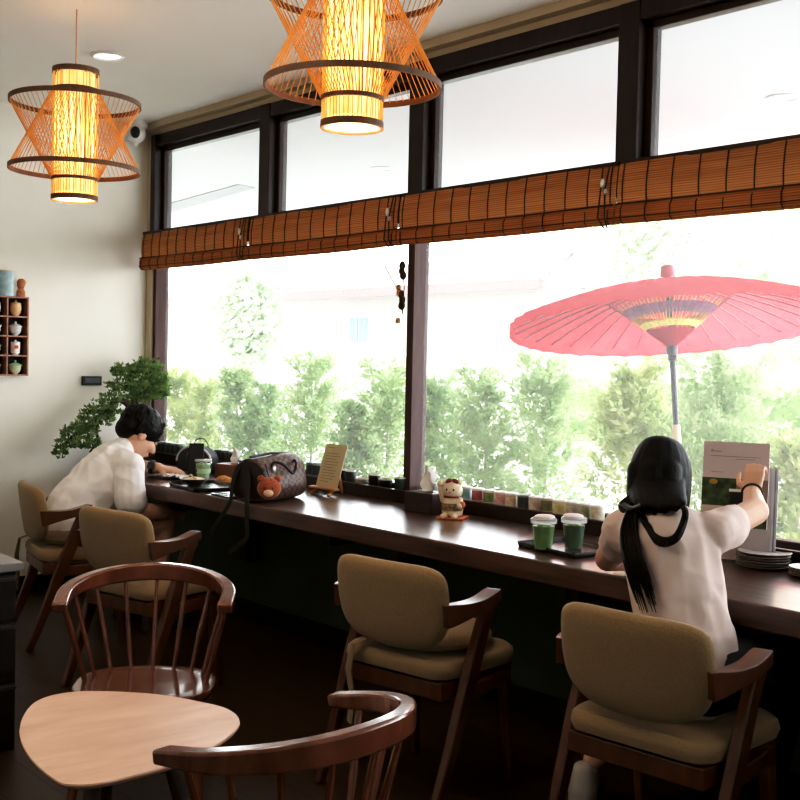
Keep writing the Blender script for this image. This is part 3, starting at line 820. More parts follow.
MB().sweep([(0, .09, 0), (0, .05, .14)], .012, .010, (0, 1, 0)).build('easel_leg', m_ez, ez, smooth=False)

# chequered handbag
def bag_mat():
    m, nt, b, o = new_mat('brown_chequered_canvas')
    ck = nt.nodes.new('ShaderNodeTexChecker'); ck.inputs['Scale'].default_value = 52
    nt.links.new(coords(nt, (1, 1, 1)), ck.inputs['Vector'])
    ck.inputs['Color1'].default_value = (.15, .095, .075, 1); ck.inputs['Color2'].default_value = (.060, .036, .030, 1)
    nt.links.new(ck.outputs[0], b.inputs['Base Color']); b.inputs['Roughness'].default_value = .45
    return m
m_bag = bag_mat(); m_lea = M('dark_leather', (.022, .014, .012), .38, var=.2)
p = on_z(272, 500, CZ)
bg = empty('handbag', (p.x-.03, p.y+.01, CZ), .34, 'brown chequered boxy handbag with dark straps hanging over the counter edge', 'bag')
rg = []
prof = []
for i in range(40):
    a = 2*PI*i/40
    c, s_ = math.cos(a), math.sin(a)
    k = (abs(c)**3.2+abs(s_)**3.2)**(-1/3.2)
    z = .098+k*s_*.098
    prof.append((k*c*(.098-.030*max(0, (z-.06)/.14)), z))
for y, k in ((-.158, .0), (-.158, .5), (-.157, .9), (-.150, .97), (-.13, 1.0), (-.05, 1.02), (.05, 1.02), (.13, 1.0), (.150, .97), (.157, .9), (.158, .5), (.158, 0)):
    k = max(k, .002)
    rg.append([V((q[0]*k+.004*math.sin(20*y), y, .098+(q[1]-.098)*k+ (0.006*math.sin(14*y) if q[1] > .12 else 0))) for q in prof])
MB().rings(rg).build('bag_body', m_bag, bg)
mb = MB()
pr2 = [(q[0]*1.012, q[1]) for q in prof]
mb.rings([[V((q[0], -.160, .098+(q[1]-.098)*.82)) for q in pr2], [V((q[0]*.82, -.162, .098+(q[1]-.098)*.8)) for q in pr2]]).build('end_panel', m_lea, bg)
MB().tube([(0, -.15, .197), (0, 0, .206), (0, .15, .197)], .006, 8).build('zipper', m_lea, bg)
for sx in (-1, 1):
    MB().tube(catmull([(sx*.075, -.085, .10), (sx*.07, -.08, .17), (sx*.105, -.05, .165), (sx*.122, 0, .125), (sx*.105, .05, .165), (sx*.07, .08, .17), (sx*.075, .085, .10)], 6), .0065, 8).build('handle', m_lea, bg)
    for yy in (-.083, .083): MB().ell((sx*.080, yy, .145), (.007, .013, .016)).build('handle_ring', m_metal, bg)
mb = MB()
m_strap = M('black_strap', (.012, .011, .011), .3)
MB().sweep(catmull([(-.02, -.155, .185), (.01, -.172, .11), (.015, -.186, .03), (.02, -.192, -.06), (.03, -.198, -.14), (-.02, -.200, -.185), (-.06, -.205, -.22)], 6), .004, .022, (1, 0, .15)).build('shoulder_strap', m_strap, bg)
MB().sweep(catmull([(-.04, -.158, .17), (-.07, -.176, .08), (-.075, -.190, .0), (-.12, -.195, -.07), (-.16, -.200, -.13), (-.165, -.202, -.20)], 6), .004, .016, (1, 0, .15)).build('shoulder_strap', m_strap, bg)
# bear charm
bc = empty('bear_charm', bg.matrix_basis @ V((.112, -.10, .062)), .9, 'fluffy reddish brown bear head charm hanging on the handbag side', 'charm')
bc.location = Matrix.Translation(bg.location) @ Matrix.Rotation(.34, 4, 'Z') @ V((.105, -.150, .070))
m_fur = M('red_brown_fur', (.36, .10, .045), .95, var=.35, scale=120, bump=.8, sheen=.3); m_muz = M('pale_muzzle_fur', (.75, .52, .36), .9)
MB().ell((0, 0, 0), (.052, .040, .048)).build('bear_head', m_fur, bc)
for sx in (-1, 1):
    MB().ell((sx*.036, 0, .040), (.016, .010, .016)).build('bear_ear', m_fur, bc)
    MB().ell((sx*.018, -.038, .004), (.004, .003, .004)).build('bear_eye', m_black, bc)
MB().ell((0, -.035, -.018), (.022, .012, .016)).build('muzzle', m_muz, bc)
MB().tube([(0, 0, .046), (-.015, .02, .08), (-.02, .03, .10)], .003, 6).build('charm_cord', m_lea, bc)

# trays, drinks, plates
m_tray = M('black_lacquer_tray', (.014, .013, .013), .22, var=.2)
def tray(name, loc, rz, a, b, lab):
    r = empty(name, loc, rz, lab, 'tray')
    MB().pad(rounded(a, b, .012, 4), [(0, 0), (0, .96), (.004, .98), (.016, 1), (.018, .99), (.016, .965), (.006, .94), (.005, .5), (.005, 0)]).build('tray_body', m_tray, r, angle=60)
    MB().pad(rounded(a*.93, b*.9, .01, 4), [(.0052, 0), (.0052, .97), (.0062, .97), (.0062, 0)]).build('tray_liner', M('tray_liner', (.06, .06, .06), .18), r)
    return r
tray('serving_tray', (3.80, -.355, CZ), -.12, .29, .22, 'black lacquer tray under the two green drinks')
def green_cup(loc, col, lab, h=.098, rt=.041, rb=.030, dome=True, group='plastic cups of green tea'):
    r = empty('drink_cup', loc, random.uniform(-1, 1), lab, 'drink', group)
    MB().lathe([(rb, 0), (rb+.0005, .002), (rt, h), (rt-.0015, h), (rb-.001, .004), (.001, .003)], (0, 0, 0), 32).build('cup_wall', m_clear, r)
    m = M('matcha', col, .3, var=.35, scale=26)
    f = .82
    MB().lathe([(rb-.002, .004), (rb-.002+(rt-rb)*f, h*f), (.001, h*f+.001)], (0, 0, 0), 28).build('green_tea', m, r)
    for k in range(5):
        a = k*1.3
        MB().box((math.cos(a)*.016, math.sin(a)*.016, h*f), (.014, .014, .014), Matrix.Rotation(a, 4, 'X') @ Matrix.Rotation(a, 4, 'Z')).build('ice_cube', M('ice', (.45, .62, .28), .15), r, bevel=.002)
    if dome:
        MB().lathe([(rt+.003, h-.008), (rt+.004, h), (rt+.004, h+.006), (rt, h+.008), (rt-.002, h+.010), (rt-.010, h+.013), (.012, h+.014), (.001, h+.014)], (0, 0, 0), 32).build('lid', m_lid, r)
        MB().lathe([(rt-.006, h+.006), (rt-.008, h+.013), (rt-.014, h+.016)], (-.006, .004, .002), 24, cap=True).build('lid_button', M('pinkish_lid_label', (.80, .66, .66), .5), r)
    return r
q1 = on_z(537, 550, CZ+.008); q2 = on_z(567.5, 549, CZ+.008)
green_cup((q1.x, q1.y+.03, CZ+.007), (.10, .22, .045), 'left of the two iced green teas on the black tray, paler green')
green_cup((q2.x, q2.y+.03, CZ+.007), (.022, .075, .014), 'right of the two iced green teas on the black tray, darker green')

p = on_z(199, 487, CZ)
tray('serving_tray', (p.x+.05, p.y, CZ), -.15, .34, .24, 'black tray with bowl and plastic cup beside the man')
TLX, TLY = p.x+.05, p.y
q = on_z(203, 478.5, CZ+.007)
g = green_cup((q.x, q.y, CZ+.007), (.36, .55, .32), 'pale green milky iced drink beside the man', .092, .042, .032, False)
MB().lathe([(.043, .088), (.0445, .092), (.0445, .097), (.040, .099), (.001, .099)], (0, 0, 0), 28).build('flat_lid', m_lid, g)
MB().lathe([(.0375, .028), (.040, .052)], (0, 0, 0), 24, cap=False).build('paper_band', M('pale_green_label', (.50, .66, .46), .5), g)
MB().box((.0385*math.cos(-.8), .0385*math.sin(-.8), .042), (.004, .016, .016), Matrix.Rotation(-.8, 4, 'Z')).build('dark_logo', m_black, g)
m_bowl = M('brown_bowl_glaze', (.10, .065, .04), .3); m_cream = M('pale_food', (.70, .55, .36), .7, var=.25, scale=60)
q = on_z(192, 485, CZ+.007)
r = empty('shallow_bowl', (q.x+.02, q.y, CZ+.007), 0, 'shallow brown bowl with pale food on the tray by the man', 'bowl')
MB().lathe([(.03, 0), (.034, .004), (.062, .026), (.070, .034), (.066, .034), (.03, .012), (.001, .011)], (0, 0, 0), 32).build('bowl_body', m_bowl, r)
MB().ell((0, 0, .028), (.052, .052, .012)).ell((.02, -.01, .036), (.02, .016, .010)).build('food', m_cream, r)
q = on_z(181, 479, CZ)
r = empty('paper_napkin', (q.x, q.y-.02, CZ), .4, 'crumpled white paper napkin between the man hand and the bowl', 'napkin')
mb = MB(); n = 12
G = [[mb.bm.verts.new((-.065+.13*i/n, -.05+.10*j/n, .004+.020*abs(mnoise.noise(V((i*.45, j*.45, 3))))*2+.012*math.sin(PI*i/n))) for j in range(n+1)] for i in range(n+1)]
for i in range(n):
    for j in range(n): mb.face([G[i][j], G[i+1][j], G[i+1][j+1], G[i][j+1]])
mb.build('napkin_sheet', m_tissue, r)
q = on_z(224, 484, CZ)
r = empty('croissant', (q.x, q.y, CZ+.0), .6, 'small golden pastry on the counter left of the handbag', 'pastry')
m_past = M('golden_pastry', (.58, .30, .11), .6, var=.3, scale=60)
MB().tube(catmull([(-.045, .012, .015), (-.02, -.004, .020), (0, -.008, .022), (.02, -.004, .020), (.045, .012, .015)], 4), [.006, .012, .015, .017, .019, .020, .021, .022, .022, .022, .021, .020, .019, .017, .015, .012, .006], 10).build('pastry_body', m_past, r)
q = on_z(233, 496, CZ)
r = empty('black_plate', (q.x, q.y, CZ), 0, 'flat black slate plate with dessert beside the handbag', 'plate')
MB().pad(rounded(.20, .13, .02, 4), [(0, 0), (0, .97), (.004, 1), (.007, .99), (.007, 0)]).build('slate', m_tray, r)
r = empty('cake_roll', (q.x+.03, q.y+.01, CZ+.007), .5, 'small brown and white roll cake on the black plate', 'cake')
MB().lathe([(.001, 0), (.026, 0), (.028, .003), (.028, .047), (.026, .05), (.001, .05)], (0, 0, 0), 24).build('sponge', M('brown_sponge', (.30, .12, .06), .8, var=.3, scale=60), r, loc=(0, .02, .028), rot=(PI/2, 0, 0))
MB().lathe([(.014, .0505), (.020, .0515), (.024, .0505)], (0, 0, 0), 24, cap=True).build('cream_swirl', m_tissue, r, loc=(0, .02, .028), rot=(PI/2, 0, 0))
# fork beside it
r = empty('dessert_fork', (q.x-.02, q.y-.035, CZ+.007), .2, 'small dark fork lying on the black plate', 'fork')
MB().tube([(-.06, 0, .004), (.02, 0, .004)], .003, 6).build('fork_handle', m_black, r)
for dy in (-.005, 0, .005): MB().tube([(.02, dy*.6, .004), (.05, dy, .006)], .0014, 5).build('tine', m_black, r)
# upright phone on a stand, dark bag with arched rim, ring-handled caddy
q = on_z(189, 478, CZ)
r = empty('phone', (q.x-.02, q.y+.05, CZ), .85, 'black phone standing upright on a stand near the man hand', 'phone')
tl_ = Matrix.Rotation(-.12, 4, 'X')
MB().box(tl_ @ V((0, 0, .095)), (.078, .009, .165), tl_).build('phone_body', m_black, r, smooth=False, bevel=.004)
MB().bx(-.03, .03, -.02, .06, 0, .012).build('stand_base', m_dark, r, bevel=.003)
MB().box(tl_ @ V((0, .010, .06)), (.04, .008, .10), tl_).build('stand_back', m_dark, r, smooth=False)
q = on_z(198, 474, CZ)
r = empty('black_pouch', (q.x-.12, -.085, CZ), .35, 'black pouch with pale arched rim behind the plastic cup', 'bag')
arc = [(-.12, 0)]+[(-.12*math.cos(PI*i/20), .055+.085*math.sin(PI*i/20)) for i in range(21)]+[(.12, 0)]
mb = MB()
mb.rings([[V((x, y, z)) for x, z in arc] for y in (-.035, .035)]).build('pouch_body', m_dark, r)
MB().tube([(x, -.036, z) for x, z in arc[1:-1]], .006, 8).build('pale_rim', M('silver_trim', (.72, .73, .74), .3, .3), r)
MB().tube([(-.05, -.037, .06), (-.04, -.038, .10), (0, -.038, .115), (.04, -.038, .10), (.05, -.037, .06)], .004, 6).build('handle', m_metal, r)
q = on_z(232, 470, CZ)
r = empty('wire_ring_holder', (q.x-.03, -.06, CZ), .9, 'thin black wire ring holder behind the brown tissue box', 'holder')
MB().lathe([(.001, 0), (.045, 0), (.047, .004), (.045, .008), (.001, .009)], (0, 0, 0), 24).build('holder_base', m_dark, r)
MB().tube([(-.042, 0, .006)]+[(-.042*math.cos(PI*i/16), 0, .13+.05*math.sin(PI*i/16)) for i in range(17)]+[(.042, 0, .006)], .003, 6).build('wire_ring', m_dark, r)
q = on_z(163, 479, CZ)
r = empty('tablet_phone', (q.x-.02, q.y+.02, CZ), .5, 'dark phone lying flat on the counter under the man watch', 'phone')
MB().bx(-.08, .08, -.04, .04, 0, .009).build('phone_body', m_black, r, bevel=.004)
MB().bx(-.074, .074, -.036, .036, .009, .0095).build('phone_screen', M('dark_screen', (.03, .03, .035), .12), r, smooth=False)
# outlet below the counter
q = on_y(253, 547, -.0)
r = empty('wall_socket', (q.x, -.001, q.z), 0, 'black wall socket under the counter below the handbag', 'socket')
MB().bx(-.06, .06, -.012, 0, -.04, .04).build('socket_plate', M('dark_grey_plate', (.05, .05, .05), .5), r, bevel=.003)
MB().bx(-.028, .028, -.018, -.010, -.026, .026).build('socket_face', m_black, r, bevel=.003)

# plates at the right
m_plate = M('grey_rimmed_plate', (.60, .57, .54), .3, var=.1); m_plate_rim = M('plate_rim', (.20, .16, .13), .4)
def plate(loc, rad, lab, group, mat=None):
    r = empty('plate', loc, 0, lab, 'plate', group)
    MB().lathe([(rad*.5, 0), (rad*.55, .001), (rad*.9, .006), (rad, .0085), (rad*.99, .0098), (rad*.9, .008), (rad*.55, .003), (.001, .003)], (0, 0, 0), 40).build('plate_body', mat or m_plate, r)
    MB().lathe([(rad*.995, .0075), (rad*1.008, .0088), (rad*.985, .0104)], (0, 0, 0), 40, cap=False).build('dark_rim', m_plate_rim, r)
    return r
q = on_z(763, 567, CZ)
ords = ['bottom plate', 'second plate from the bottom', 'third plate from the bottom', 'third plate from the top', 'second plate from the top', 'top plate']
for k in range(6):
    plate((q.x+random.uniform(-.003, .003), q.y+.0+random.uniform(-.003, .003), CZ+.0082*k), .084, ords[k]+' of the grey plate stack right of the woman', 'stacked plates right of the woman')
q2 = on_z(813, 577, CZ)
for k in range(4):
    plate((q2.x, q2.y, CZ+.0068*k), .072, ['bottom plate', 'second plate up', 'third plate up', 'top plate'][k]+' of the stack cut by the picture right edge', 'stacked plates at the picture edge')
q3 = on_z(728, 556, CZ)
for k in range(3):
    plate((q3.x, q3.y, CZ+.0068*k), .06, ['bottom', 'middle', 'top'][k]+' plate of the small stack hidden partly by the woman', 'stacked plates beside the woman arm')
r = empty('strawberry_slice', (q3.x+.02, q3.y, CZ+.024), 0, 'bit of red fruit on the small plate stack', 'fruit')
MB().ell((0, 0, .006), (.014, .010, .007)).build('fruit_flesh', M('red_fruit', (.60, .06, .05), .35, var=.3, scale=60), r)
MB().ell((.010, .004, .008), (.006, .005, .003)).build('fruit_leaf', M('fruit_leaf', (.1, .25, .06), .5), r)

# menu booklet held upright by the woman, and the brochure stand behind it
_m = on_y(733, 527, -.185)
mg = empty('menu_booklet', (_m.x, -.185, _m.z), 0.42, 'open menu booklet with pale page and plant photo, held by the woman', 'menu')
tm = Matrix.Rotation(-.10, 4, 'X') @ Matrix.Scale(.83, 4, (1, 0, 0)) @ Matrix.Scale(.92, 4, (0, 0, 1))
def on_page(x0, x1, z0, z1, mat, name, d=.0):
    return MB().box(tm @ V(((x0+x1)/2, -.004-d, (z0+z1)/2)), (x1-x0, .0012, z1-z0), tm).build(name, mat, mg, smooth=False)
m_page = M('mauve_page', (.62, .52, .52), .7, var=.03)
MB().box(tm @ V((0, 0, .145)), (.245, .006, .29), tm).build('page', m_page, mg, smooth=False, bevel=.001)
on_page(-.122, .122, .0, .165, M('plant_photo', (.05, .085, .03), .5, var=.8, scale=40), 'plant_photo')
on_page(-.122, -.01, .0, .07, M('pale_table_photo', (.62, .50, .42), .5, var=.15), 'pale_photo_area', .001)
on_page(.005, .122, .04, .165, M('taupe_photo', (.30, .23, .19), .5, var=.2), 'taupe_photo_area', .0005)
MB().ell(tm @ V((-.08, -.004, .150)), (.014, .002, .010)).build('yellow_spot', M('yellow_spot', (.45, .30, .05), .5), mg)
on_page(-.015, .06, .0, .125, m_black, 'black_panel', .0015)
on_page(-.02, .062, .120, .130, m_paper, 'panel_header', .0018)
m_ptx = M('white_print', (.8, .8, .8), .6); m_gtx = M('grey_text', (.34, .28, .29), .7)
mb = MB()
for z, x0, x1 in ((.058, -.010, .018), (.048, -.010, .022)): mb.box(tm @ V(((x0+x1)/2, -.0062, z)), (x1-x0, .0008, .005), tm)
mb.build('panel_text', m_ptx, mg, smooth=False)
mb = MB()
for z, x0, x1 in ((.240, -.095, .09), (.185, -.09, -.045), (.232, .0, .07)): mb.box(tm @ V(((x0+x1)/2, -.0036, z)), (x1-x0, .0008, .0022), tm)
mb.box(tm @ V((-.07, -.0036, .256)), (.03, .0008, .003), tm).box(tm @ V((-.09, -.0036, .258)), (.008, .0008, .008), tm)
mb.build('page_text', m_gtx, mg, smooth=False)
_m = on_y(738, 548, -.065)
bs = empty('brochure_stand', (_m.x, -.065, CZ), .42, 'clear upright stand of brochures behind the held menu', 'brochure stand')
MB().bx(-.10, .10, -.03, .04, 0, .006).build('stand_base', m_clear, bs, smooth=False, bevel=.002)
MB().box((0, .02, .12), (.20, .004, .24), None).build('stand_panel', m_clear, bs, smooth=False)
for k in range(4):
    MB().box((.006+.005*k, -.012+.009*k, .16), (.19, .003, .30), Matrix.Rotation(-.05-.015*k, 4, 'X')).build('brochure', M('brochure_paper', [(.46, .41, .39), (.62, .60, .60), (.30, .27, .27), (.75, .75, .76)][k], .6), bs, smooth=False)
MB().box((-.02, -.0145, .07), (.16, .0015, .09), Matrix.Rotation(-.05, 4, 'X')).build('brochure_photo', M('warm_photo', (.35, .22, .17), .5, var=.6, scale=50), bs, smooth=False)
# ------------------------------------------------------------------ people
def remesh(mb, name, mat, parent, voxel=.006, smooth=4, fold=0, fold_scale=14, extra=None):
    bmesh.ops.recalc_face_normals(mb.bm, faces=mb.bm.faces[:])
    me = bpy.data.meshes.new('raw'); mb.bm.to_mesh(me); mb.bm.free()
    o = bpy.data.objects.new('raw', me); COL.objects.link(o)
    m = o.modifiers.new('r', 'REMESH'); m.mode = 'VOXEL'; m.voxel_size = voxel
    if smooth:
        s = o.modifiers.new('s', 'SMOOTH'); s.iterations = smooth; s.factor = .5
    dg = bpy.context.evaluated_depsgraph_get(); dg.update()
    nm = bpy.data.meshes.new_from_object(o.evaluated_get(dg))
    bpy.data.objects.remove(o)
    if fold:
        nrm = [v.normal.copy() for v in nm.vertices]
        for v, n_ in zip(nm.vertices, nrm):
            p = v.co
            w = mnoise.noise(V((p.x*fold_scale, p.y*fold_scale, p.z*fold_scale*.45)))
            w2 = 1-abs(mnoise.noise(V((p.x*fold_scale*.7+5, p.y*fold_scale*.7, (p.z+.5*p.x)*fold_scale*.8))))*2
            v.co = p + n_*(fold*w + fold*.6*w2)
    nm.materials.clear(); nm.materials.append(mat); nm.name = name
    ob = bpy.data.objects.new(name, nm); COL.objects.link(ob); ob.parent = parent
    nm.polygons.foreach_set('use_smooth', [True]*len(nm.polygons))
    return ob

def hand(mb, w, d, up, side, curl=(.5, .5, .55, .6), scale=1.0, thumb=1):
    """w wrist point, d direction of the fingers, up back-of-hand normal, side = +1/-1 where the thumb is (along d x up)"""
    w, d, up = V(w), V(d).normalized(), V(up).normalized()
    up = (up - d*up.dot(d)).normalized()
    s = d.cross(up)*side
    k = scale
    palm = [w + d*.045*k + s*.0*k]
    for off in (-.030, -.010, .010, .030):
        mb.cap(w + s*off*.55*k, w + d*.082*k + s*off*k, .015*k, .0125*k)
    L = {.030: (.040, .025, .020), .010: (.045, .028, .022), -.010: (.041, .026, .021), -.030: (.032, .020, .018)}
    for i, off in enumerate((.030, .010, -.010, -.030)):
        p = w + d*.084*k + s*off*k
        a = curl[i]*.55
        for j, l in enumerate(L[off]):
            q = p + (d*math.cos(a) - up*math.sin(a) + s*off*1.2*(j == 0)).normalized()*l*k
            mb.cap(p, q, (.0092-.0008*j)*k, (.0086-.0010*j)*k)
            p = q; a += curl[i]
    p = w + d*.022*k + s*.024*k
    q = p + (d*.55 + s*.75 - up*.35).normalized()*.042*k
    mb.cap(p, q, .0145*k, .0115*k)
    r_ = q + (d*.9 + s*.25 - up*.35).normalized()*.032*k
    mb.cap(q, r_, .011*k, .0098*k)
    mb.cap(r_, r_ + (d*1.0 - s*.1*thumb - up*.3).normalized()*.024*k, .0098*k, .008*k)

def frame_of(f, u):
    f = V(f).normalized(); u = V(u); u = (u-f*u.dot(f)).normalized(); s = f.cross(u)
    return Matrix((( s.x, f.x, u.x), (s.y, f.y, u.y), (s.z, f.z, u.z))).to_4x4()   # local x = right, y = front, z = up

def head(mb, c, f, u, k=1.0):
    R = frame_of(f, u); c = V(c)
    P = lambda x, y, z: c + R.to_3x3() @ V((x, y, z))*k
    mb.ell(P(0, -.012, .025), (.076*k, .094*k, .088*k), R, 20, 14)
    mb.ell(P(0, .022, -.035), (.058*k, .066*k, .078*k), R, 18, 12)
    mb.cap(P(0, .058, -.092), P(0, .062, -.098), .026*k, .022*k)
    mb.cap(P(0, .083, .005), P(0, .101, -.026), .009*k, .0135*k)
    mb.cap(P(-.016, .083, -.060), P(.016, .083, -.060), .0085*k, .0085*k)
    for s in (-1, 1):
        mb.ell(P(s*.072, -.008, -.012), (.010*k, .018*k, .031*k), R @ Matrix.Rotation(.0, 4, 'Z'))
        mb.ell(P(s*.035, .064, -.025), (.024*k, .022*k, .024*k), R)
    return P, R

def eyes(P, R, k, parent):
    for s in (-1, 1):
        MB().ell(P(s*.031, .079, .006), (.0125*k, .008*k, .006*k), R).build('eye', m_eye, parent)
        MB().ell(P(s*.031, .0855, .006), (.005*k, .003*k, .005*k), R).build('iris', m_black, parent)
        MB().tube([P(s*.014, .086, .024), P(s*.030, .089, .029), P(s*.046, .079, .024)], .0028*k, 6).build('eyebrow', m_hair, parent)
    MB().ell(P(0, .0905, -.060), (.020*k, .004*k, .0055*k), R).build('lips', M('lips', (.50, .20, .17), .5), parent)
m_eye = M('eye_white', (.75, .73, .70), .3, var=.02)

# ---- the man in the white T-shirt
man = empty('person', (1.06, -.93, 0), 0, 'man in white T-shirt and black shorts leaning over the left counter end', 'person')
ML = lambda x, y, z: V((x-1.06, y+.93, z))
mb = MB()
hipc = ML(1.07, -.90, .565)
for sx in (-1, 1):
    mb.cap(ML(1.07+sx*.085, -.88, .55), ML(1.07+sx*.15, -.47, .535), .080, .060)       # thigh
    mb.cap(ML(1.07+sx*.15, -.47, .535), ML(1.07+sx*.15, -.52, .12), .058, .036)         # calf
    mb.cap(ML(1.07+sx*.15, -.54, .06), ML(1.08+sx*.16, -.38, .035), .035, .03)          # foot
mb.ell(ML(1.07, -.875, .60), (.165, .12, .12))
mb.cap(ML(1.07, -.85, .62), ML(1.08, -.735, .76), .120, .122)
mb.cap(ML(1.08, -.735, .76), ML(1.085, -.69, .82), .120, .10)
for sx in (-1, 1): mb.cap(ML(1.085+sx*.05, -.70, .835), ML(1.085+sx*.155, -.675, .83), .070, .048)
mb.cap(ML(1.085, -.65, .865), ML(1.09, -.59, .935), .060, .058)
hf, hu = V((.10, .80, -.62)), V((0, .62, .80))
P, R = head(mb, ML(1.10, -.555, .98), hf, hu, 1.10)
# near (right) arm: hangs from the shoulder, forearm reaches forward under the counter edge onto the knee
mb.cap(ML(1.24, -.68, .825), ML(1.312, -.705, .62), .044, .045)
mb.cap(ML(1.312, -.705, .62), ML(1.275, -.50, .60), .050, .038)
hand(mb, ML(1.275, -.50, .60), (-.35, .85, .0), (.3, .1, 1), -1)
# far (left) arm: elbow on the counter, forearm across, hand beside the phone
mb.cap(ML(.92, -.65, .83), ML(.83, -.50, .80), .046, .043)
wr = on_z(158, 468, .80) - V((1.06, -.93, 0))
hnd = on_z(181, 471.5, .785) - V((1.06, -.93, 0))
mb.cap(ML(.83, -.50, .80), wr, .042, .029)
hand(mb, wr, hnd-wr, (.1, -.1, 1), 1, (.25, .3, .38, .45), 1.02)
remesh(mb, 'body', m_skin, man, .0055, 5)
eyes(P, R, 1.12, man)
# T-shirt
mb = MB()
mb.cap(ML(1.07, -.895, .50), ML(1.07, -.875, .60), .158, .156)
mb.cap(ML(1.07, -.875, .60), ML(1.075, -.83, .66), .156, .150)
mb.cap(ML(1.075, -.83, .65), ML(1.085, -.735, .765), .148, .143)
mb.cap(ML(1.085, -.735, .765), ML(1.085, -.69, .83), .140, .112)
for sx in (-1, 1): mb.cap(ML(1.085+sx*.05, -.70, .835), ML(1.085+sx*.165, -.675, .835), .085, .062)
mb.cap(ML(1.242, -.682, .832), ML(1.305, -.705, .675), .060, .080)
mb.cap(ML(.92, -.66, .835), ML(.875, -.58, .82), .064, .062)
mb.cap(ML(1.085, -.67, .865), ML(1.088, -.635, .90), .072, .064)
remesh(mb, 'tshirt', m_shirt, man, .007, 4, .010, 16)
mb = MB()
for sx in (-1, 1): mb.cap(ML(1.07+sx*.08, -.89, .54), ML(1.07+sx*.14, -.60, .535), .086, .072)
mb.ell(ML(1.07, -.875, .54), (.15, .11, .075))
remesh(mb, 'shorts', m_cloth, man, .008, 4, .003)
for sx in (-1, 1):
    mb = MB(); mb.cap(ML(1.07+sx*.15, -.545, .045), ML(1.085+sx*.165, -.36, .036), .045, .040).box(ML(1.08+sx*.157, -.45, .012), (.085, .27, .024))
    remesh(mb, 'shoe', m_dark, man, .007, 3)
# hair
mb = MB(); k = 1.12
mb.ell(P(0, -.018, .040), (.087*k, .104*k, .090*k), R, 22, 16)
mb.ell(P(0, -.066, -.005), (.072*k, .050*k, .060*k), R)
for i in range(150):
    a = random.uniform(0, 2*PI); ph = random.uniform(.15, 1.45)
    f_ = math.sin(a)
    if f_ > .2 and ph > .95: continue
    q0 = V((math.sin(ph)*math.cos(a)*.084, -.018+math.sin(ph)*f_*.101, .040+math.cos(ph)*.087))
    p2 = ph + random.uniform(.28, .45)
    q1 = V((math.sin(p2)*math.cos(a+.12)*.093, -.018+math.sin(p2)*math.sin(a+.12)*.109, .038+math.cos(p2)*.090))
    mb.cap(P(*q0), P(*q1), .0095*k, .0035*k, 7)
for i in range(13):
    x = -.060+.01*i
    mb.cap(P(x*.9, .052, .094), P(x, .078-4*x*x, .050+random.uniform(-.008, .006)), .009*k, .004*k, 7)
for s in (-1, 1):
    for j in range(5): mb.cap(P(s*.080, -.05+.018*j, .03), P(s*.081, -.047+.017*j, -.014+.005*j), .012*k, .005*k, 7)
remesh(mb, 'hair', m_hair, man, .005, 1)
# watch
wd = (hnd-wr).normalized(); wp = wr - wd*.03
wl = V((wp.x, wp.y, wp.z))
wb = MB()
u_ = wd.orthogonal().normalized(); w_ = wd.cross(u_)
wb.rings([[wl + wd*dd + (u_*math.cos(2*PI*i/24)+w_*math.sin(2*PI*i/24))*rr for i in range(24)] for dd, rr in ((-.011, .031), (-.011, .0365), (.011, .0365), (.011, .031), (-.011, .031))], True, False, False)
watch = wb.build('wristwatch', m_black, man)
cdir = (CAM - (wl+V((1.06, -.93, 0))) + V((0, 0, 1.2))).normalized(); cdir = (cdir - wd*cdir.dot(wd)).normalized()
Rw = frame_of(wd, cdir)
MB().box(wl+cdir*.040, (.036, .036, .012), Rw).build('watch_case', m_dark, watch, bevel=.004)

# ---- the woman
WO = V((4.56, -.75, 0))
wom = empty('person', WO, 0, 'woman with long black ponytail and pale T-shirt holding up a menu', 'person')
WL = lambda x, y, z: V((x, y, z)) - WO
mb = MB()
for sx in (-1, 1):
    mb.cap(WL(4.575+sx*.085, -.74, .57), WL(4.53+sx*.11, -.34, .56), .085, .058)
mb.cap(WL(4.64, -.34, .56), WL(4.60, -.40, .12), .054, .034); mb.cap(WL(4.60, -.42, .06), WL(4.58, -.27, .035), .033, .028)
mb.cap(WL(4.42, -.34, .56), WL(4.07, -.52, .14), .054, .032); mb.cap(WL(4.06, -.54, .07), WL(3.98, -.44, .04), .033, .028)
mb.ell(WL(4.575, -.76, .58), (.165, .115, .11))
mb.cap(WL(4.575, -.77, .60), WL(4.555, -.765, .72), .115, .100)
mb.cap(WL(4.555, -.765, .72), WL(4.49, -.715, .88), .102, .115)
SL, SR = WL(4.315, -.69, .910), WL(4.575, -.65, .930)
mb.cap(WL(4.47, -.70, .90), SL, .080, .046); mb.cap(WL(4.47, -.695, .905), SR+V((-.02, 0, -.01)), .080, .044)
mb.cap(WL(4.45, -.68, .93), WL(4.395, -.64, 1.02), .050, .047)
hf, hu = V((-.32, .90, -.22)), V((-.10, .20, .97))
P, R = head(mb, WL(4.374, -.618, 1.052), hf, hu, .95)
# left arm: elbow resting on the counter edge
EL = WL(4.16, -.585, .795); HL = WL(4.25, -.41, .785)
mb.cap(SL, EL, .050, .040); mb.cap(EL, HL, .039, .028)
hand(mb, HL, (.05, 1, 0), (0, 0, 1), 1, (.3, .35, .4, .45), .92)
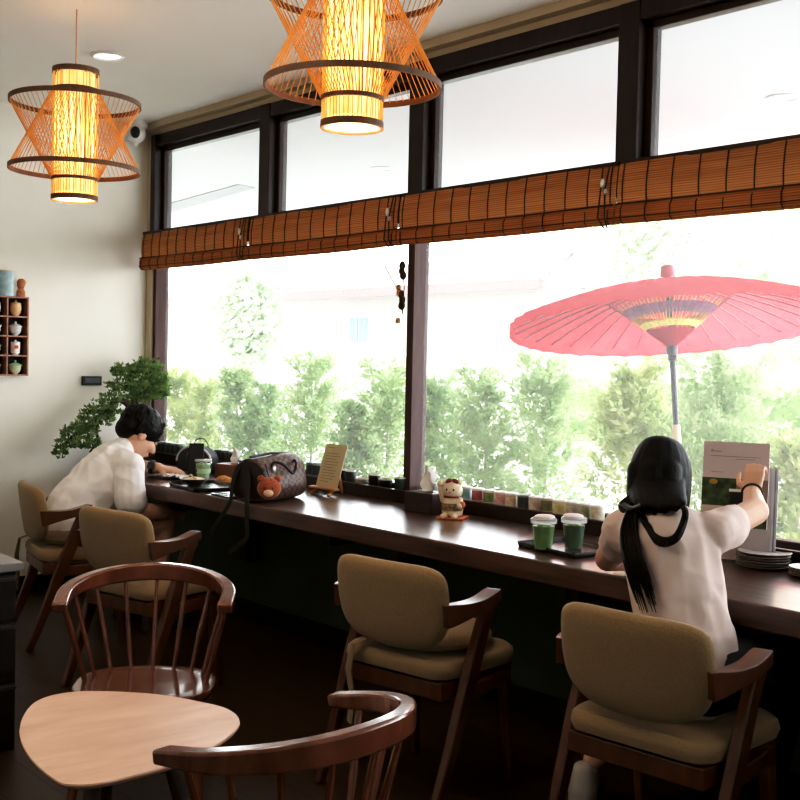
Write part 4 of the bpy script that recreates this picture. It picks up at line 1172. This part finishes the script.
# right arm: reaching out, forearm up, hand holding the booklet
ER = on_y(755, 511, -.40) - WO; WR = on_y(752, 493, -.265) - WO
mb.cap(SR, ER, .041, .040); mb.cap(ER, WR, .038, .026)
hand(mb, WR, V((-.22, .45, .86)), V((.25, -.85, .40)), -1, (.75, .8, .85, .9), .82)
remesh(mb, 'body', m_skin, wom, .005, 5)
eyes(P, R, .95, wom)
mb = MB()
mb.cap(WL(4.575, -.765, .575), WL(4.575, -.77, .64), .150, .138)
mb.cap(WL(4.575, -.77, .64), WL(4.555, -.765, .73), .136, .124)
mb.cap(WL(4.555, -.765, .73), WL(4.49, -.715, .875), .124, .130)
mb.cap(WL(4.47, -.70, .90), SL+V((.02, 0, -.01)), .108, .070); mb.cap(WL(4.47, -.695, .90), SR+V((-.02, 0, -.012)), .106, .060)
mb.cap(SL, SL.lerp(EL, .45), .066, .058); mb.cap(SR, SR.lerp(ER, .36), .060, .056)
remesh(mb, 'tshirt', m_shirt2, wom, .006, 4, .007, 20)
mb = MB()
for sx in (-1, 1): mb.cap(WL(4.575+sx*.085, -.74, .57), WL(4.53+sx*.11, -.35, .56), .094, .068)
mb.cap(WL(4.64, -.34, .56), WL(4.60, -.40, .16), .064, .05); mb.cap(WL(4.42, -.34, .56), WL(4.11, -.50, .20), .064, .048)
mb.ell(WL(4.575, -.77, .555), (.185, .135, .095))
remesh(mb, 'trousers', m_cloth, wom, .008, 4, .003)
m_shoe = M('white_sneaker', (.55, .50, .46), .7, var=.1)
for a, b_ in ((WL(4.065, -.56, .05), WL(3.965, -.42, .038)), (WL(4.60, -.43, .05), WL(4.575, -.25, .038))):
    mb = MB(); mb.cap(a, b_, .047, .040); mb.cap(a+V((0, 0, .02)), a+V((0, 0, .055)), .042, .038)
    mb.cap(V((a.x, a.y, .018)), V((b_.x, b_.y, .018)), .046, .042)
    s_ = remesh(mb, 'shoe', m_shoe, wom, .006, 3)
    for j in range(3):
        c = a.lerp(b_, .45+.14*j); t_ = (b_-a).normalized(); sd = V((t_.y, -t_.x, 0))
        MB().tube([c+sd*.028+V((0, 0, .030)), c+V((0, 0, .044)), c-sd*.028+V((0, 0, .030))], .004, 6).build('lace', m_paper, s_)
# hair: cap, loose loop over the neck, ponytail falling on the left of the back
mb = MB(); k = .95
hz_ = lambda x, y, z: P(x, y, z)
mb.ell(P(0, -.018, .036), (.087*k, .104*k, .092*k), R, 22, 16)
for (x, y, r0, z1, r1) in ((0, -.055, .072, -.165, .055), (.045, -.035, .046, -.165, .040), (-.045, -.035, .046, -.165, .042), (.058, .0, .030, -.11, .026), (-.058, .0, .030, -.11, .026), (0, -.03, .07, -.06, .06), (0, -.088, .045, -.150, .045), (.042, -.075, .040, -.150, .036), (-.042, -.075, .040, -.150, .036)):
    mb.cap(P(x, y, .02), P(x*.92, y-.006, z1), r0*k, r1*k, 16)
for i in range(60):
    a = PI + (-1+2*i/59)*2.0 + PI/2
    c_, s2 = math.cos(a), math.sin(a)
    n0 = random.uniform(.93, 1.02)
    pts_ = [P(.02*c_, -.03+.03*s2, .126), P(.055*c_*n0, -.02+.068*s2*n0, .108), P(.082*c_*n0, -.018+.099*s2*n0, .050), P(.086*c_*n0, -.016+.098*s2*n0, -.02), P(.082*c_*n0, -.018+.090*s2*n0, -.095), P(.074*c_, -.022+.080*s2, -.155)]
    mb.tube(catmull(pts_, 4), .0062*k, 6)
for i in range(40):
    q_ = -1+2*i/39; j_ = random.uniform(-1, 1)
    px_ = 660+25.5*q_; bulge = .016*(1-q_*q_)
    mb.tube(catmull([P(.050*q_, -.055*math.sqrt(max(.1, 1-.75*q_*q_)), .098), P(.072*q_, -.098*math.sqrt(max(.1, 1-.75*q_*q_)), .055), P(.078*q_, -.112*math.sqrt(max(.1, 1-.75*q_*q_)), -.005), on_y(px_-1.5, 502+j_, -.765-bulge)-WO, on_y(px_-3-3*(q_ < 0), 512.5+3.5*j_-5*max(0, q_), -.775-bulge)-WO], 4), [.004, .006, .008, .010]+[.010]*9+[.009, .008, .006, .004], 6)
h_ = remesh(mb, 'hair', m_hair, wom, .0042, 5)
tieP = on_y(633, 507, -.80) - WO
def strand(pts, r0, r1, n=8):
    c = catmull(pts, 5); m_ = len(c)
    mbx.tube(c, [r0+(r1-r0)*(i/(m_-1)) for i in range(m_)], n)
W3 = lambda px, py, y: on_y(px, py, y) - WO
mbx = MB()
# gathered hair from the nape to the tie
for i in range(14):
    o_ = random.uniform(-1, 1)
    strand([P(-.05+.008*i, -.105, -.055-.01*o_), P(-.075+.004*i, -.125, -.10+.006*o_), W3(632+1.5*o_, 507+2*o_, -.80)], .013, .010, 7)
# ponytail
for i in range(44):
    o_ = random.uniform(-1, 1); e = random.uniform(0, 1); l = random.uniform(.55, 1)
    strand([W3(633+3*o_, 507, -.81), W3(629+7*o_, 530, -.835+.01*e), W3(629+9*o_+3*l, 530+28*l, -.875), W3(632+10*o_+8*l, 530+58*l, -.905), W3(637+10*o_+11*l, 532+82*l, -.905)], .0075, .0008, 6)
mbx.build('ponytail', m_hair, wom)
# loop of loose hair hanging over the neckline
mbx = MB()
for i in range(14):
    o_ = random.uniform(-1, 1); q = random.uniform(0, 1)
    strand([P(-.045, -.115, -.08), W3(647+2*o_, 524+3*q, -.815), W3(655, 536+4*q+o_, -.84), W3(666, 540+4*q+o_, -.84), W3(677+o_, 534+5*q, -.825), W3(684+o_, 519+4*q, -.80), W3(684.5+o_, 509, -.79), P(.066, -.090, -.05)], .0075, .006, 6)
mbx.build('hair_loop', m_hair, wom)
mbx = MB()
strand([W3(624, 505, -.815), W3(632, 509, -.835), W3(641, 506, -.825)], .008, .008)
mbx.build('hair_tie', m_black, wom)
mb = MB()
strandp = [P(.0, -.12, -.055), P(.04, -.115, -.062), P(.078, -.075, -.07)]
MB().tube(catmull(strandp, 4), .006, 7).build('pale_hair_clip', m_shirt2, wom)
bd = (WR-ER).normalized(); bp_ = WR - bd*.005
u_ = bd.orthogonal().normalized(); w_ = bd.cross(u_)
MB().tube([bp_ + (u_*math.cos(2*PI*i/24)+w_*math.sin(2*PI*i/24))*.0300 for i in range(25)], .0035, 6, cap=False).build('black_bracelet', m_black, wom)

# ------------------------------------------------------------------ outside the window
m_sun_block = M('sun_block_render', (.5, .49, .47), .9)
m_ground = M('pale_paving', (.72, .71, .68), .9, var=.06, scale=1.2)
struct(MB().bx(-40, 30, .16, 60, -.25, -.12).build('ground', m_ground, smooth=False))
m_soffit = M('white_soffit', (.60, .597, .60), .9, var=.02, scale=1)
struct(MB().bx(-16, 12, .16, 3.0, 2.70, 2.80).build('soffit', m_soffit, smooth=False))
vp = [on_z(a_, b_, 2.695) for a_, b_ in ((168, 204), (238, 184.5), (255, 188), (168, 213))]
struct(MB().bx(-16, -.2, -.1, .10, -.2, 2.80).build('wall_sun_block', m_sun_block, smooth=False))  # unseen wall added to keep the sun off the ground under the soffit
struct(MB().rings([[V((p.x, p.y, z)) for p in vp] for z in (2.692, 2.705)]).build('trim_2', M('grey_vent_slot', (.38, .38, .38), .8), smooth=False))
q = on_z(783, 97, 2.70); downlight((q.x, q.y, 2.70), 'round white downlight outside, seen through the right transom pane', None, .25)
q = on_z(382, 168, 2.70); downlight((q.x, q.y, 2.70), 'round white downlight outside, seen through the second transom pane', None, .25)

m_lf = [leafmat('shrub_leaf_green', (.23, .35, .13), (.54, .63, .33), .5, 6), leafmat('shrub_leaf_yellow_green', (.30, .40, .14), (.60, .62, .28), .55, 6), leafmat('shrub_leaf_deep', (.21, .33, .13), (.48, .58, .30), .5, 6)]
m_trunk = M('shrub_bark', (.40, .34, .26), .9, var=.3)
def shrub_mesh(h, rad, seed, n=3400):
    rnd = random.Random(seed)
    mb = MB()
    per = 38
    for t_ in range(n//per):
        z0 = h*(.02+.88*rnd.random()**.9)
        t = z0/h
        a = rnd.uniform(0, 2*PI)
        reach = rad*(1.15-.75*t**1.5)*rnd.uniform(.55, 1.2)
        rise = rnd.uniform(.25, .9)*reach + .05
        if z0+rise > h*1.02: rise = max(.03, h*1.02-z0)
        p0 = V((.03*math.cos(a), .03*math.sin(a), z0)); p1 = V((reach*math.cos(a), reach*math.sin(a), z0+rise))
        bend = V((rnd.uniform(-.05, .05), rnd.uniform(-.05, .05), rnd.uniform(-.02, .08)))
        for k in range(per):
            u = rnd.random()**.75
            c = p0.lerp(p1, u) + bend*math.sin(PI*u) + V((rnd.uniform(-.035, .035), rnd.uniform(-.035, .035), rnd.uniform(-.03, .03)))
            d = ((p1-p0).normalized()*.6 + V((rnd.uniform(-1, 1), rnd.uniform(-1, 1), rnd.uniform(-.6, .9)))).normalized()
            s_ = d.cross(V((rnd.uniform(-1, 1), rnd.uniform(-1, 1), rnd.uniform(-1, 1)))).normalized()
            L = rnd.uniform(.04, .075); W = L*.23
            p = [c, c+d*L*.4+s_*W, c+d*L, c+d*L*.4-s_*W]
            mb.face([mb.bm.verts.new(v_) for v_ in p])
    return mb
shr = [(178, 372, .30, 1, 'yellow green shrub outside at the far left of the window'), (205, 380, .26, 1, 'yellowish shrub outside just right of the corner window frame'), (237, 368, .27, 0, 'slim green shrub outside above the wire ring holder'),
       (268, 385, .25, 2, 'loose green shrub outside left of the big shrub above the handbag'), (312, 357, .40, 0, 'big green shrub outside, above the handbag'), (352, 402, .24, 2, 'low green shrub outside between two big shrubs left of the post'),
       (388, 362, .36, 0, 'green shrub outside just left of the window post'), (438, 378, .30, 2, 'green shrub outside just right of the window post'), (486, 368, .36, 0, 'broad green shrub outside above the dark red jar'),
       (547, 358, .40, 0, 'tall green shrub outside above the two green drinks'), (634, 360, .36, 1, 'bright green shrub outside beside the woman head, left of the parasol pole'), (718, 352, .46, 0, 'large bright shrub outside above the held menu'), (798, 440, .30, 1, 'low yellowish green shrub outside at the right picture edge')]
for i, (px, py, rad, mi, lab) in enumerate(shr):
    y = 3.25+.12*math.sin(i*2.3)
    top = on_y(px, py, y)
    r = empty('potted_shrub' if False else 'ficus_shrub', (top.x, y, -.12), 0, lab, 'shrub', 'shrubs in a row outside the window')
    h = top.z+.12
    shrub_mesh(h, rad, i+3, int(2000+8200*rad)).build('foliage', m_lf[mi], r, smooth=False)
    MB().tube([(0, 0, 0), (.01, .01, h*.5), (0, .0, h*.9)], [.016, .012, .005], 7).build('stem', m_trunk, r)

# red parasol
m_red_p = leafmat('red_oiled_paper', (.56, .045, .06), (.70, .085, .10), .62, 2)
m_rib = M('dark_red_rib', (.30, .03, .04), .6); m_blackp = M('black_lacquer', (.02, .02, .025), .35)
q = on_y(672, 352, 2.0)
par = empty('parasol', (q.x, 2.0, q.z), 0, 'large red paper parasol standing outside the window', 'parasol')
tocam = V((CAM.x-q.x, CAM.y-2.0, 0)).normalized(); rightv = V((-tocam.y, tocam.x, 0))
axis_top = (V((0, 0, 1)) - tocam*.150 - rightv*.085).normalized()
par.rotation_euler = V((0, 0, 1)).rotation_difference(axis_top).to_euler()
NR, RR, ZR, ZA = 36, .90, .185, .40
mb = MB()
ringz = []
apex = .035
for j in range(7):
    t = j/6
    ring = []
    for k in range(NR*4):
        a = 2*PI*k/(NR*4)
        sag = (1-abs(math.cos(a*NR/2)))
        rr = apex+(RR-apex)*t
        z = ZA+(ZR-ZA)*t + .03*math.sin(PI*t) - .012*t*sag
        ring.append(V((rr*math.cos(a)*(1-.012*sag*t), rr*math.sin(a)*(1-.012*sag*t), z)))
    ringz.append(ring)
# hanging scalloped edge
ring = []
for k in range(NR*4):
    a = 2*PI*k/(NR*4); sag = 1-abs(math.cos(a*NR/2))
    ring.append(V(((RR+.004)*math.cos(a)*(1-.012*sag), (RR+.004)*math.sin(a)*(1-.012*sag), ZR-.052-.010*sag)))
ringz.append(ring)
mb.rings(ringz, True, False, False).build('canopy', m_red_p, par, angle=80)
for k in range(NR):
    a = 2*PI*k/NR
    pts = []
    for j in range(7):
        t = j/6; rr = apex+(RR-.01-apex)*t
        pts.append((rr*math.cos(a), rr*math.sin(a), ZA+(ZR-ZA)*t+.03*math.sin(PI*t)-.007))
    MB().tube(pts, .0042, 5).build('rib', m_rib, par)
mb = MB()
for k in range(NR):
    a = 2*PI*k/NR
    mb.tube([((apex+(RR-.02-apex)*j/6)*math.cos(a), (apex+(RR-.02-apex)*j/6)*math.sin(a), ZA+(ZR-ZA)*j/6+.03*math.sin(PI*j/6)+.002) for j in range(7)], .0035, 4)
mb.build('pale_seams', M('pale_pink_seam', (.85, .55, .55), .8), par)
mb = MB()
for k in range(NR):
    a = 2*PI*k/NR
    mb.tube([(.04*math.cos(a), .04*math.sin(a), .055), (.34*math.cos(a), .34*math.sin(a), .30)], .0035, 4)
mb.build('strut_cage', m_rib, par)
mb = MB()
m_yel = M('yellow_threads', (.70, .52, .10), .7, var=.5, scale=60)
mb.lathe([(.135, .128), (.168, .155), (.166, .163), (.133, .136)], (0, 0, 0), 72, cap=False)
for k in range(72):
    a = 2*PI*k/72; mb.tube([(.17*math.cos(a), .17*math.sin(a), .158), (.285*math.cos(a+.04), .285*math.sin(a+.04), .262)], .0022, 4)
mb.build('thread_ring', m_yel, par)
MB().lathe([(.205, .188), (.262, .236), (.258, .240), (.20, .193)], (0, 0, 0), 48, cap=False).build('dark_band', M('purple_band', (.12, .04, .08), .7, var=.6, scale=30), par)
MB().lathe([(.025, .03), (.05, .055), (.12, .11), (.125, .118), (.03, .10)], (0, 0, 0), 36).build('runner_cone', m_red_p, par)
MB().lathe([(.024, -.05), (.026, -.03), (.022, -.02), (.030, -.01), (.032, .03), (.026, .035)], (0, 0, 0), 20).build('runner', m_blackp, par)
L = (q.z+.12)/axis_top.z
MB().tube([(0, 0, -.41), (0, 0, .40)], .017, 14).build('pole', m_blackp, par)
MB().tube([(0, 0, -L), (0, 0, -.41)], .022, 14).build('bamboo_pole', M('pale_bamboo', (.70, .50, .32), .5), par)
MB().lathe([(.030, ZA-.02), (.052, ZA), (.044, ZA+.03), (.036, ZA+.09), (.030, ZA+.094), (.001, ZA+.094)], (0, 0, 0), 24).build('finial', M('red_finial', (.50, .05, .07), .5), par)
MB().lathe([(.001, -L), (.22, -L), (.22, -L+.03), (.06, -L+.06), (.03, -L+.2)], (0, 0, 0), 24).build('base', m_dark, par)

# far side of the street
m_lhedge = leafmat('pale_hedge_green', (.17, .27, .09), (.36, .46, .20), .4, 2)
hz = struct
def hedge(x0, x1, y, h, lab, d=.8):
    r = empty('clipped_hedge', ((x0+x1)/2, y, -.12), 0, lab, 'hedge')
    rnd = random.Random(int(x0*10)); mb = MB(); w = x1-x0
    for k in range(int(w*h*900)):
        c = V((rnd.uniform(-w/2, w/2), rnd.uniform(-d/2, d/2), h*rnd.random()**.6)); dd = V((rnd.uniform(-1, 1), -rnd.random(), rnd.uniform(-.3, 1))).normalized(); s_ = dd.orthogonal()
        L_ = rnd.uniform(.05, .10)
        mb.face([mb.bm.verts.new(v_) for v_ in (c, c+dd*L_*.5+s_*L_*.25, c+dd*L_, c+dd*L_*.5-s_*L_*.25)])
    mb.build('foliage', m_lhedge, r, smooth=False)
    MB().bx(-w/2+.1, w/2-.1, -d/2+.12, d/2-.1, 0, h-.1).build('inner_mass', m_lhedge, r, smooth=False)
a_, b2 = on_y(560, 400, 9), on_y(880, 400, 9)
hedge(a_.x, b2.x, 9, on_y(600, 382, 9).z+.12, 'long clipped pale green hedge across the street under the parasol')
m_hwall = M('house_white_render', (.35, .335, .295), .9, var=.02); m_tile, nt_, b_, o_ = new_mat('pale_pink_roof_tile')
wv = nt_.nodes.new('ShaderNodeTexWave'); wv.wave_type = 'BANDS'; wv.bands_direction = 'Z'; wv.inputs['Scale'].default_value = 1.6; wv.inputs['Distortion'].default_value = .2
nt_.links.new(coords(nt_), wv.inputs['Vector']); nt_.links.new(ramp(nt_, wv.outputs[0], (.15, .105, .095), (.25, .21, .195), .2, .6), b_.inputs['Base Color']); b_.inputs['Roughness'].default_value = .8
m_win = M('greenish_window', (.10, .17, .17), .5)
hs = empty('house', (-6.5, 14, -.12), 0, 'white house with faint pink tiled roofs across the street', 'house')
def hp(px, py, y=14.): return on_y(px, py, y) - V((-6.5, 14, -.12))
a_, b2 = hp(150, 340), hp(545, 300)
x0, x1 = a_.x, b2.x
zt = hp(420, 292).z; zt2 = hp(420, 255).z
MB().bx(x0, x1, 0, 5, 0, zt).build('wall', m_hwall, hs, smooth=False)
mb = MB()
mb.rings([[V((x0-.5, -.7, zt-.05)), V((x1+.5, -.7, zt-.05)), V((x1-1.2, 2.2, zt2)), V((x0+1.2, 2.2, zt2))], [V((x0-.5, -.7, zt+.06)), V((x1+.5, -.7, zt+.06)), V((x1-1.2, 2.2, zt2+.1)), V((x0+1.2, 2.2, zt2+.1))]])
mb.build('roof', m_tile, hs, smooth=False)
MB().bx(x0-.55, x1+.55, -.76, -.68, zt-.12, zt+.09).build('eaves_board', M('pink_eaves', (.17, .095, .09), .8), hs, smooth=False)
for px in (215, 360):
    c = hp(px, 330)
    f = MB().bx(c.x-.42, c.x+.42, -.04, .0, c.z-.35, c.z+.35).build('window', M('white_window_frame', (.8, .8, .8), .6), hs, smooth=False)
    MB().bx(c.x-.36, c.x-.02, -.06, -.04, c.z-.3, c.z+.3).bx(c.x+.02, c.x+.36, -.06, -.04, c.z-.3, c.z+.3).build('pane', m_win, f, smooth=False)
h2 = empty('house', (2, 21, -.12), 0, 'second pale house with stepped pink roof behind the parasol', 'house')
def hp2(px, py, y=21.): return on_y(px, py, y) - V((2, 21, -.12))
a_, b2 = hp2(560, 340), hp2(760, 290)
zt = hp2(700, 285).z; zt2 = hp2(700, 240).z
MB().bx(a_.x, b2.x, 0, 5, 0, zt).build('wall', m_hwall, h2, smooth=False)
MB().rings([[V((a_.x-.5, -.6, zt)), V((b2.x+.5, -.6, zt)), V((b2.x+.5, 5.2, zt)), V((a_.x-.5, 5.2, zt))], [V((a_.x+2.5, 1.8, zt2)), V((b2.x-1.5, 1.8, zt2)), V((b2.x-1.5, 3, zt2)), V((a_.x+2.5, 3, zt2))]]).build('roof', m_tile, h2, smooth=False)
for px in (680, 705, 725):
    c = hp2(px, 294)
    f = MB().bx(c.x-.3, c.x+.3, -.04, .0, c.z-.35, c.z+.2).build('window', m_tile, h2, smooth=False)
    MB().bx(c.x-.22, c.x+.22, -.06, -.04, c.z-.28, c.z+.14).build('pane', m_win, f, smooth=False)
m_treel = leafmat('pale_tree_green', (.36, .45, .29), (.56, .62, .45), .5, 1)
def tree(px, py, y, rad, lab, flat=1.0):
    c = on_y(px, py, y)
    r = empty('street_tree', (c.x, y, -.12), 0, lab, 'tree', 'trees across the street')
    rnd = random.Random(px); mb = MB(); cz = c.z+.12
    for k in range(2600):
        u = rnd.uniform(-1, 1); t = rnd.uniform(0, 2*PI); q_ = math.sqrt(1-u*u); rr = rad*rnd.random()**.4*(1+.35*mnoise.noise(V((math.cos(t)*2+px, math.sin(t)*2, u*3))))
        cc = V((q_*math.cos(t)*rr, q_*math.sin(t)*rr, cz+u*rr*flat)); dd = V((rnd.uniform(-1, 1), rnd.uniform(-1, 1), rnd.uniform(-1, .6))).normalized(); s_ = dd.orthogonal()
        L_ = rnd.uniform(.14, .26)
        mb.face([mb.bm.verts.new(v_) for v_ in (cc, cc+dd*L_*.5+s_*L_*.28, cc+dd*L_, cc+dd*L_*.5-s_*L_*.28)])
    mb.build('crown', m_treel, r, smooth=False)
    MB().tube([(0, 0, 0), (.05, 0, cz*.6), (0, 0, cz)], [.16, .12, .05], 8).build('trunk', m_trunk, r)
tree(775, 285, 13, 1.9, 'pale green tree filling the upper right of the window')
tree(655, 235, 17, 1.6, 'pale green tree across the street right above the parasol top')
tree(246, 315, 11, .75, 'faint slender tree in front of the white house', 1.6)
lw_ = empty('garden_wall', (-2, 7.5, -.12), 0, 'low white street wall with small dark slots behind the shrubs', 'wall')
MB().bx(-9, 12, -.1, .1, 0, .55).build('wall_body', m_hwall, lw_, smooth=False)
for k in range(5): MB().bx(-.6+.55*k, -.32+.55*k, -.108, -.1, .42, .47).build('slot', M('slot_grey', (.4, .4, .42), .8), lw_, smooth=False)

# ------------------------------------------------------------------ light
w = bpy.data.worlds.new('world'); scene.world = w; w.use_nodes = True
nt = w.node_tree; bgn = nt.nodes['Background']
tc = nt.nodes.new('ShaderNodeTexCoord'); sp = nt.nodes.new('ShaderNodeSeparateXYZ'); nt.links.new(tc.outputs['Generated'], sp.inputs[0])
nt.links.new(ramp(nt, sp.outputs[2], (.96, .98, 1.0), (.80, .90, 1.0), .0, .8), bgn.inputs['Color'])
bgn.inputs['Strength'].default_value = SKY = 7.0
sun = bpy.data.lights.new('sun', 'SUN'); sun.energy = 6.0; sun.color = (1, .96, .9); sun.angle = .03
so = bpy.data.objects.new('sun', sun); COL.objects.link(so)
so.rotation_euler = V((.45, .55, -.90)).to_track_quat('-Z', 'Y').to_euler()   # light travels towards the street side
# daylight portals at the window help sample the sky
for nm, x0, x1, z0, z1 in (('daylight_portal_low', .1, XR, .82, 1.88), ('daylight_portal_high', .1, XR, 2.12, 2.62)):
    al = bpy.data.lights.new(nm, 'AREA'); al.shape = 'RECTANGLE'; al.size = x1-x0; al.size_y = z1-z0; al.energy = 1
    try: al.cycles.is_portal = True
    except Exception: pass
    ao = bpy.data.objects.new(nm, al); COL.objects.link(ao); ao.location = ((x0+x1)/2, .18, (z0+z1)/2); ao.rotation_euler = (-PI/2, 0, 0)
# added unseen fill lights under the ceiling, behind the viewer and over the tables
for x, y, e in ((2.2, -3.0, 2), (3.9, -2.2, 7), (6.6, -4.8, 1), (3.4, -5.2, 1)):
    al = bpy.data.lights.new('ceiling_fill_light', 'AREA'); al.shape = 'DISK'; al.size = .5; al.energy = e; al.color = (1, .86, .70)
    ao = bpy.data.objects.new('ceiling_fill_light', al); COL.objects.link(ao); ao.location = (x, y, H-.02)

for x, y, e in ((3.1, -2.9, 9),):      # unseen fill light added below the ceiling to brighten it
    al = bpy.data.lights.new('upward_fill_light', 'AREA'); al.shape = 'DISK'; al.size = .9; al.energy = e; al.color = (1, .93, .84)
    ao = bpy.data.objects.new('upward_fill_light', al); COL.objects.link(ao); ao.location = (x, y, 2.0); ao.rotation_euler = (PI, 0, 0)
scene.view_settings.view_transform = 'Standard'
scene.view_settings.look = 'None'
scene.view_settings.exposure = 0.05
scene.view_settings.use_curve_mapping = True
scene.view_settings.curve_mapping.black_level = (.002, .002, .0024)
cm_ = scene.view_settings.curve_mapping; cv_ = cm_.curves[3]
for x_, y_ in ((.06, .038), (.2, .195), (.45, .53), (.75, .86)): cv_.points.new(x_, y_)
cm_.update()
try:
    scene.cycles.use_denoising = True
    scene.cycles.max_bounces = 8; scene.cycles.transparent_max_bounces = 16; scene.cycles.sample_clamp_indirect = 6
except Exception: pass
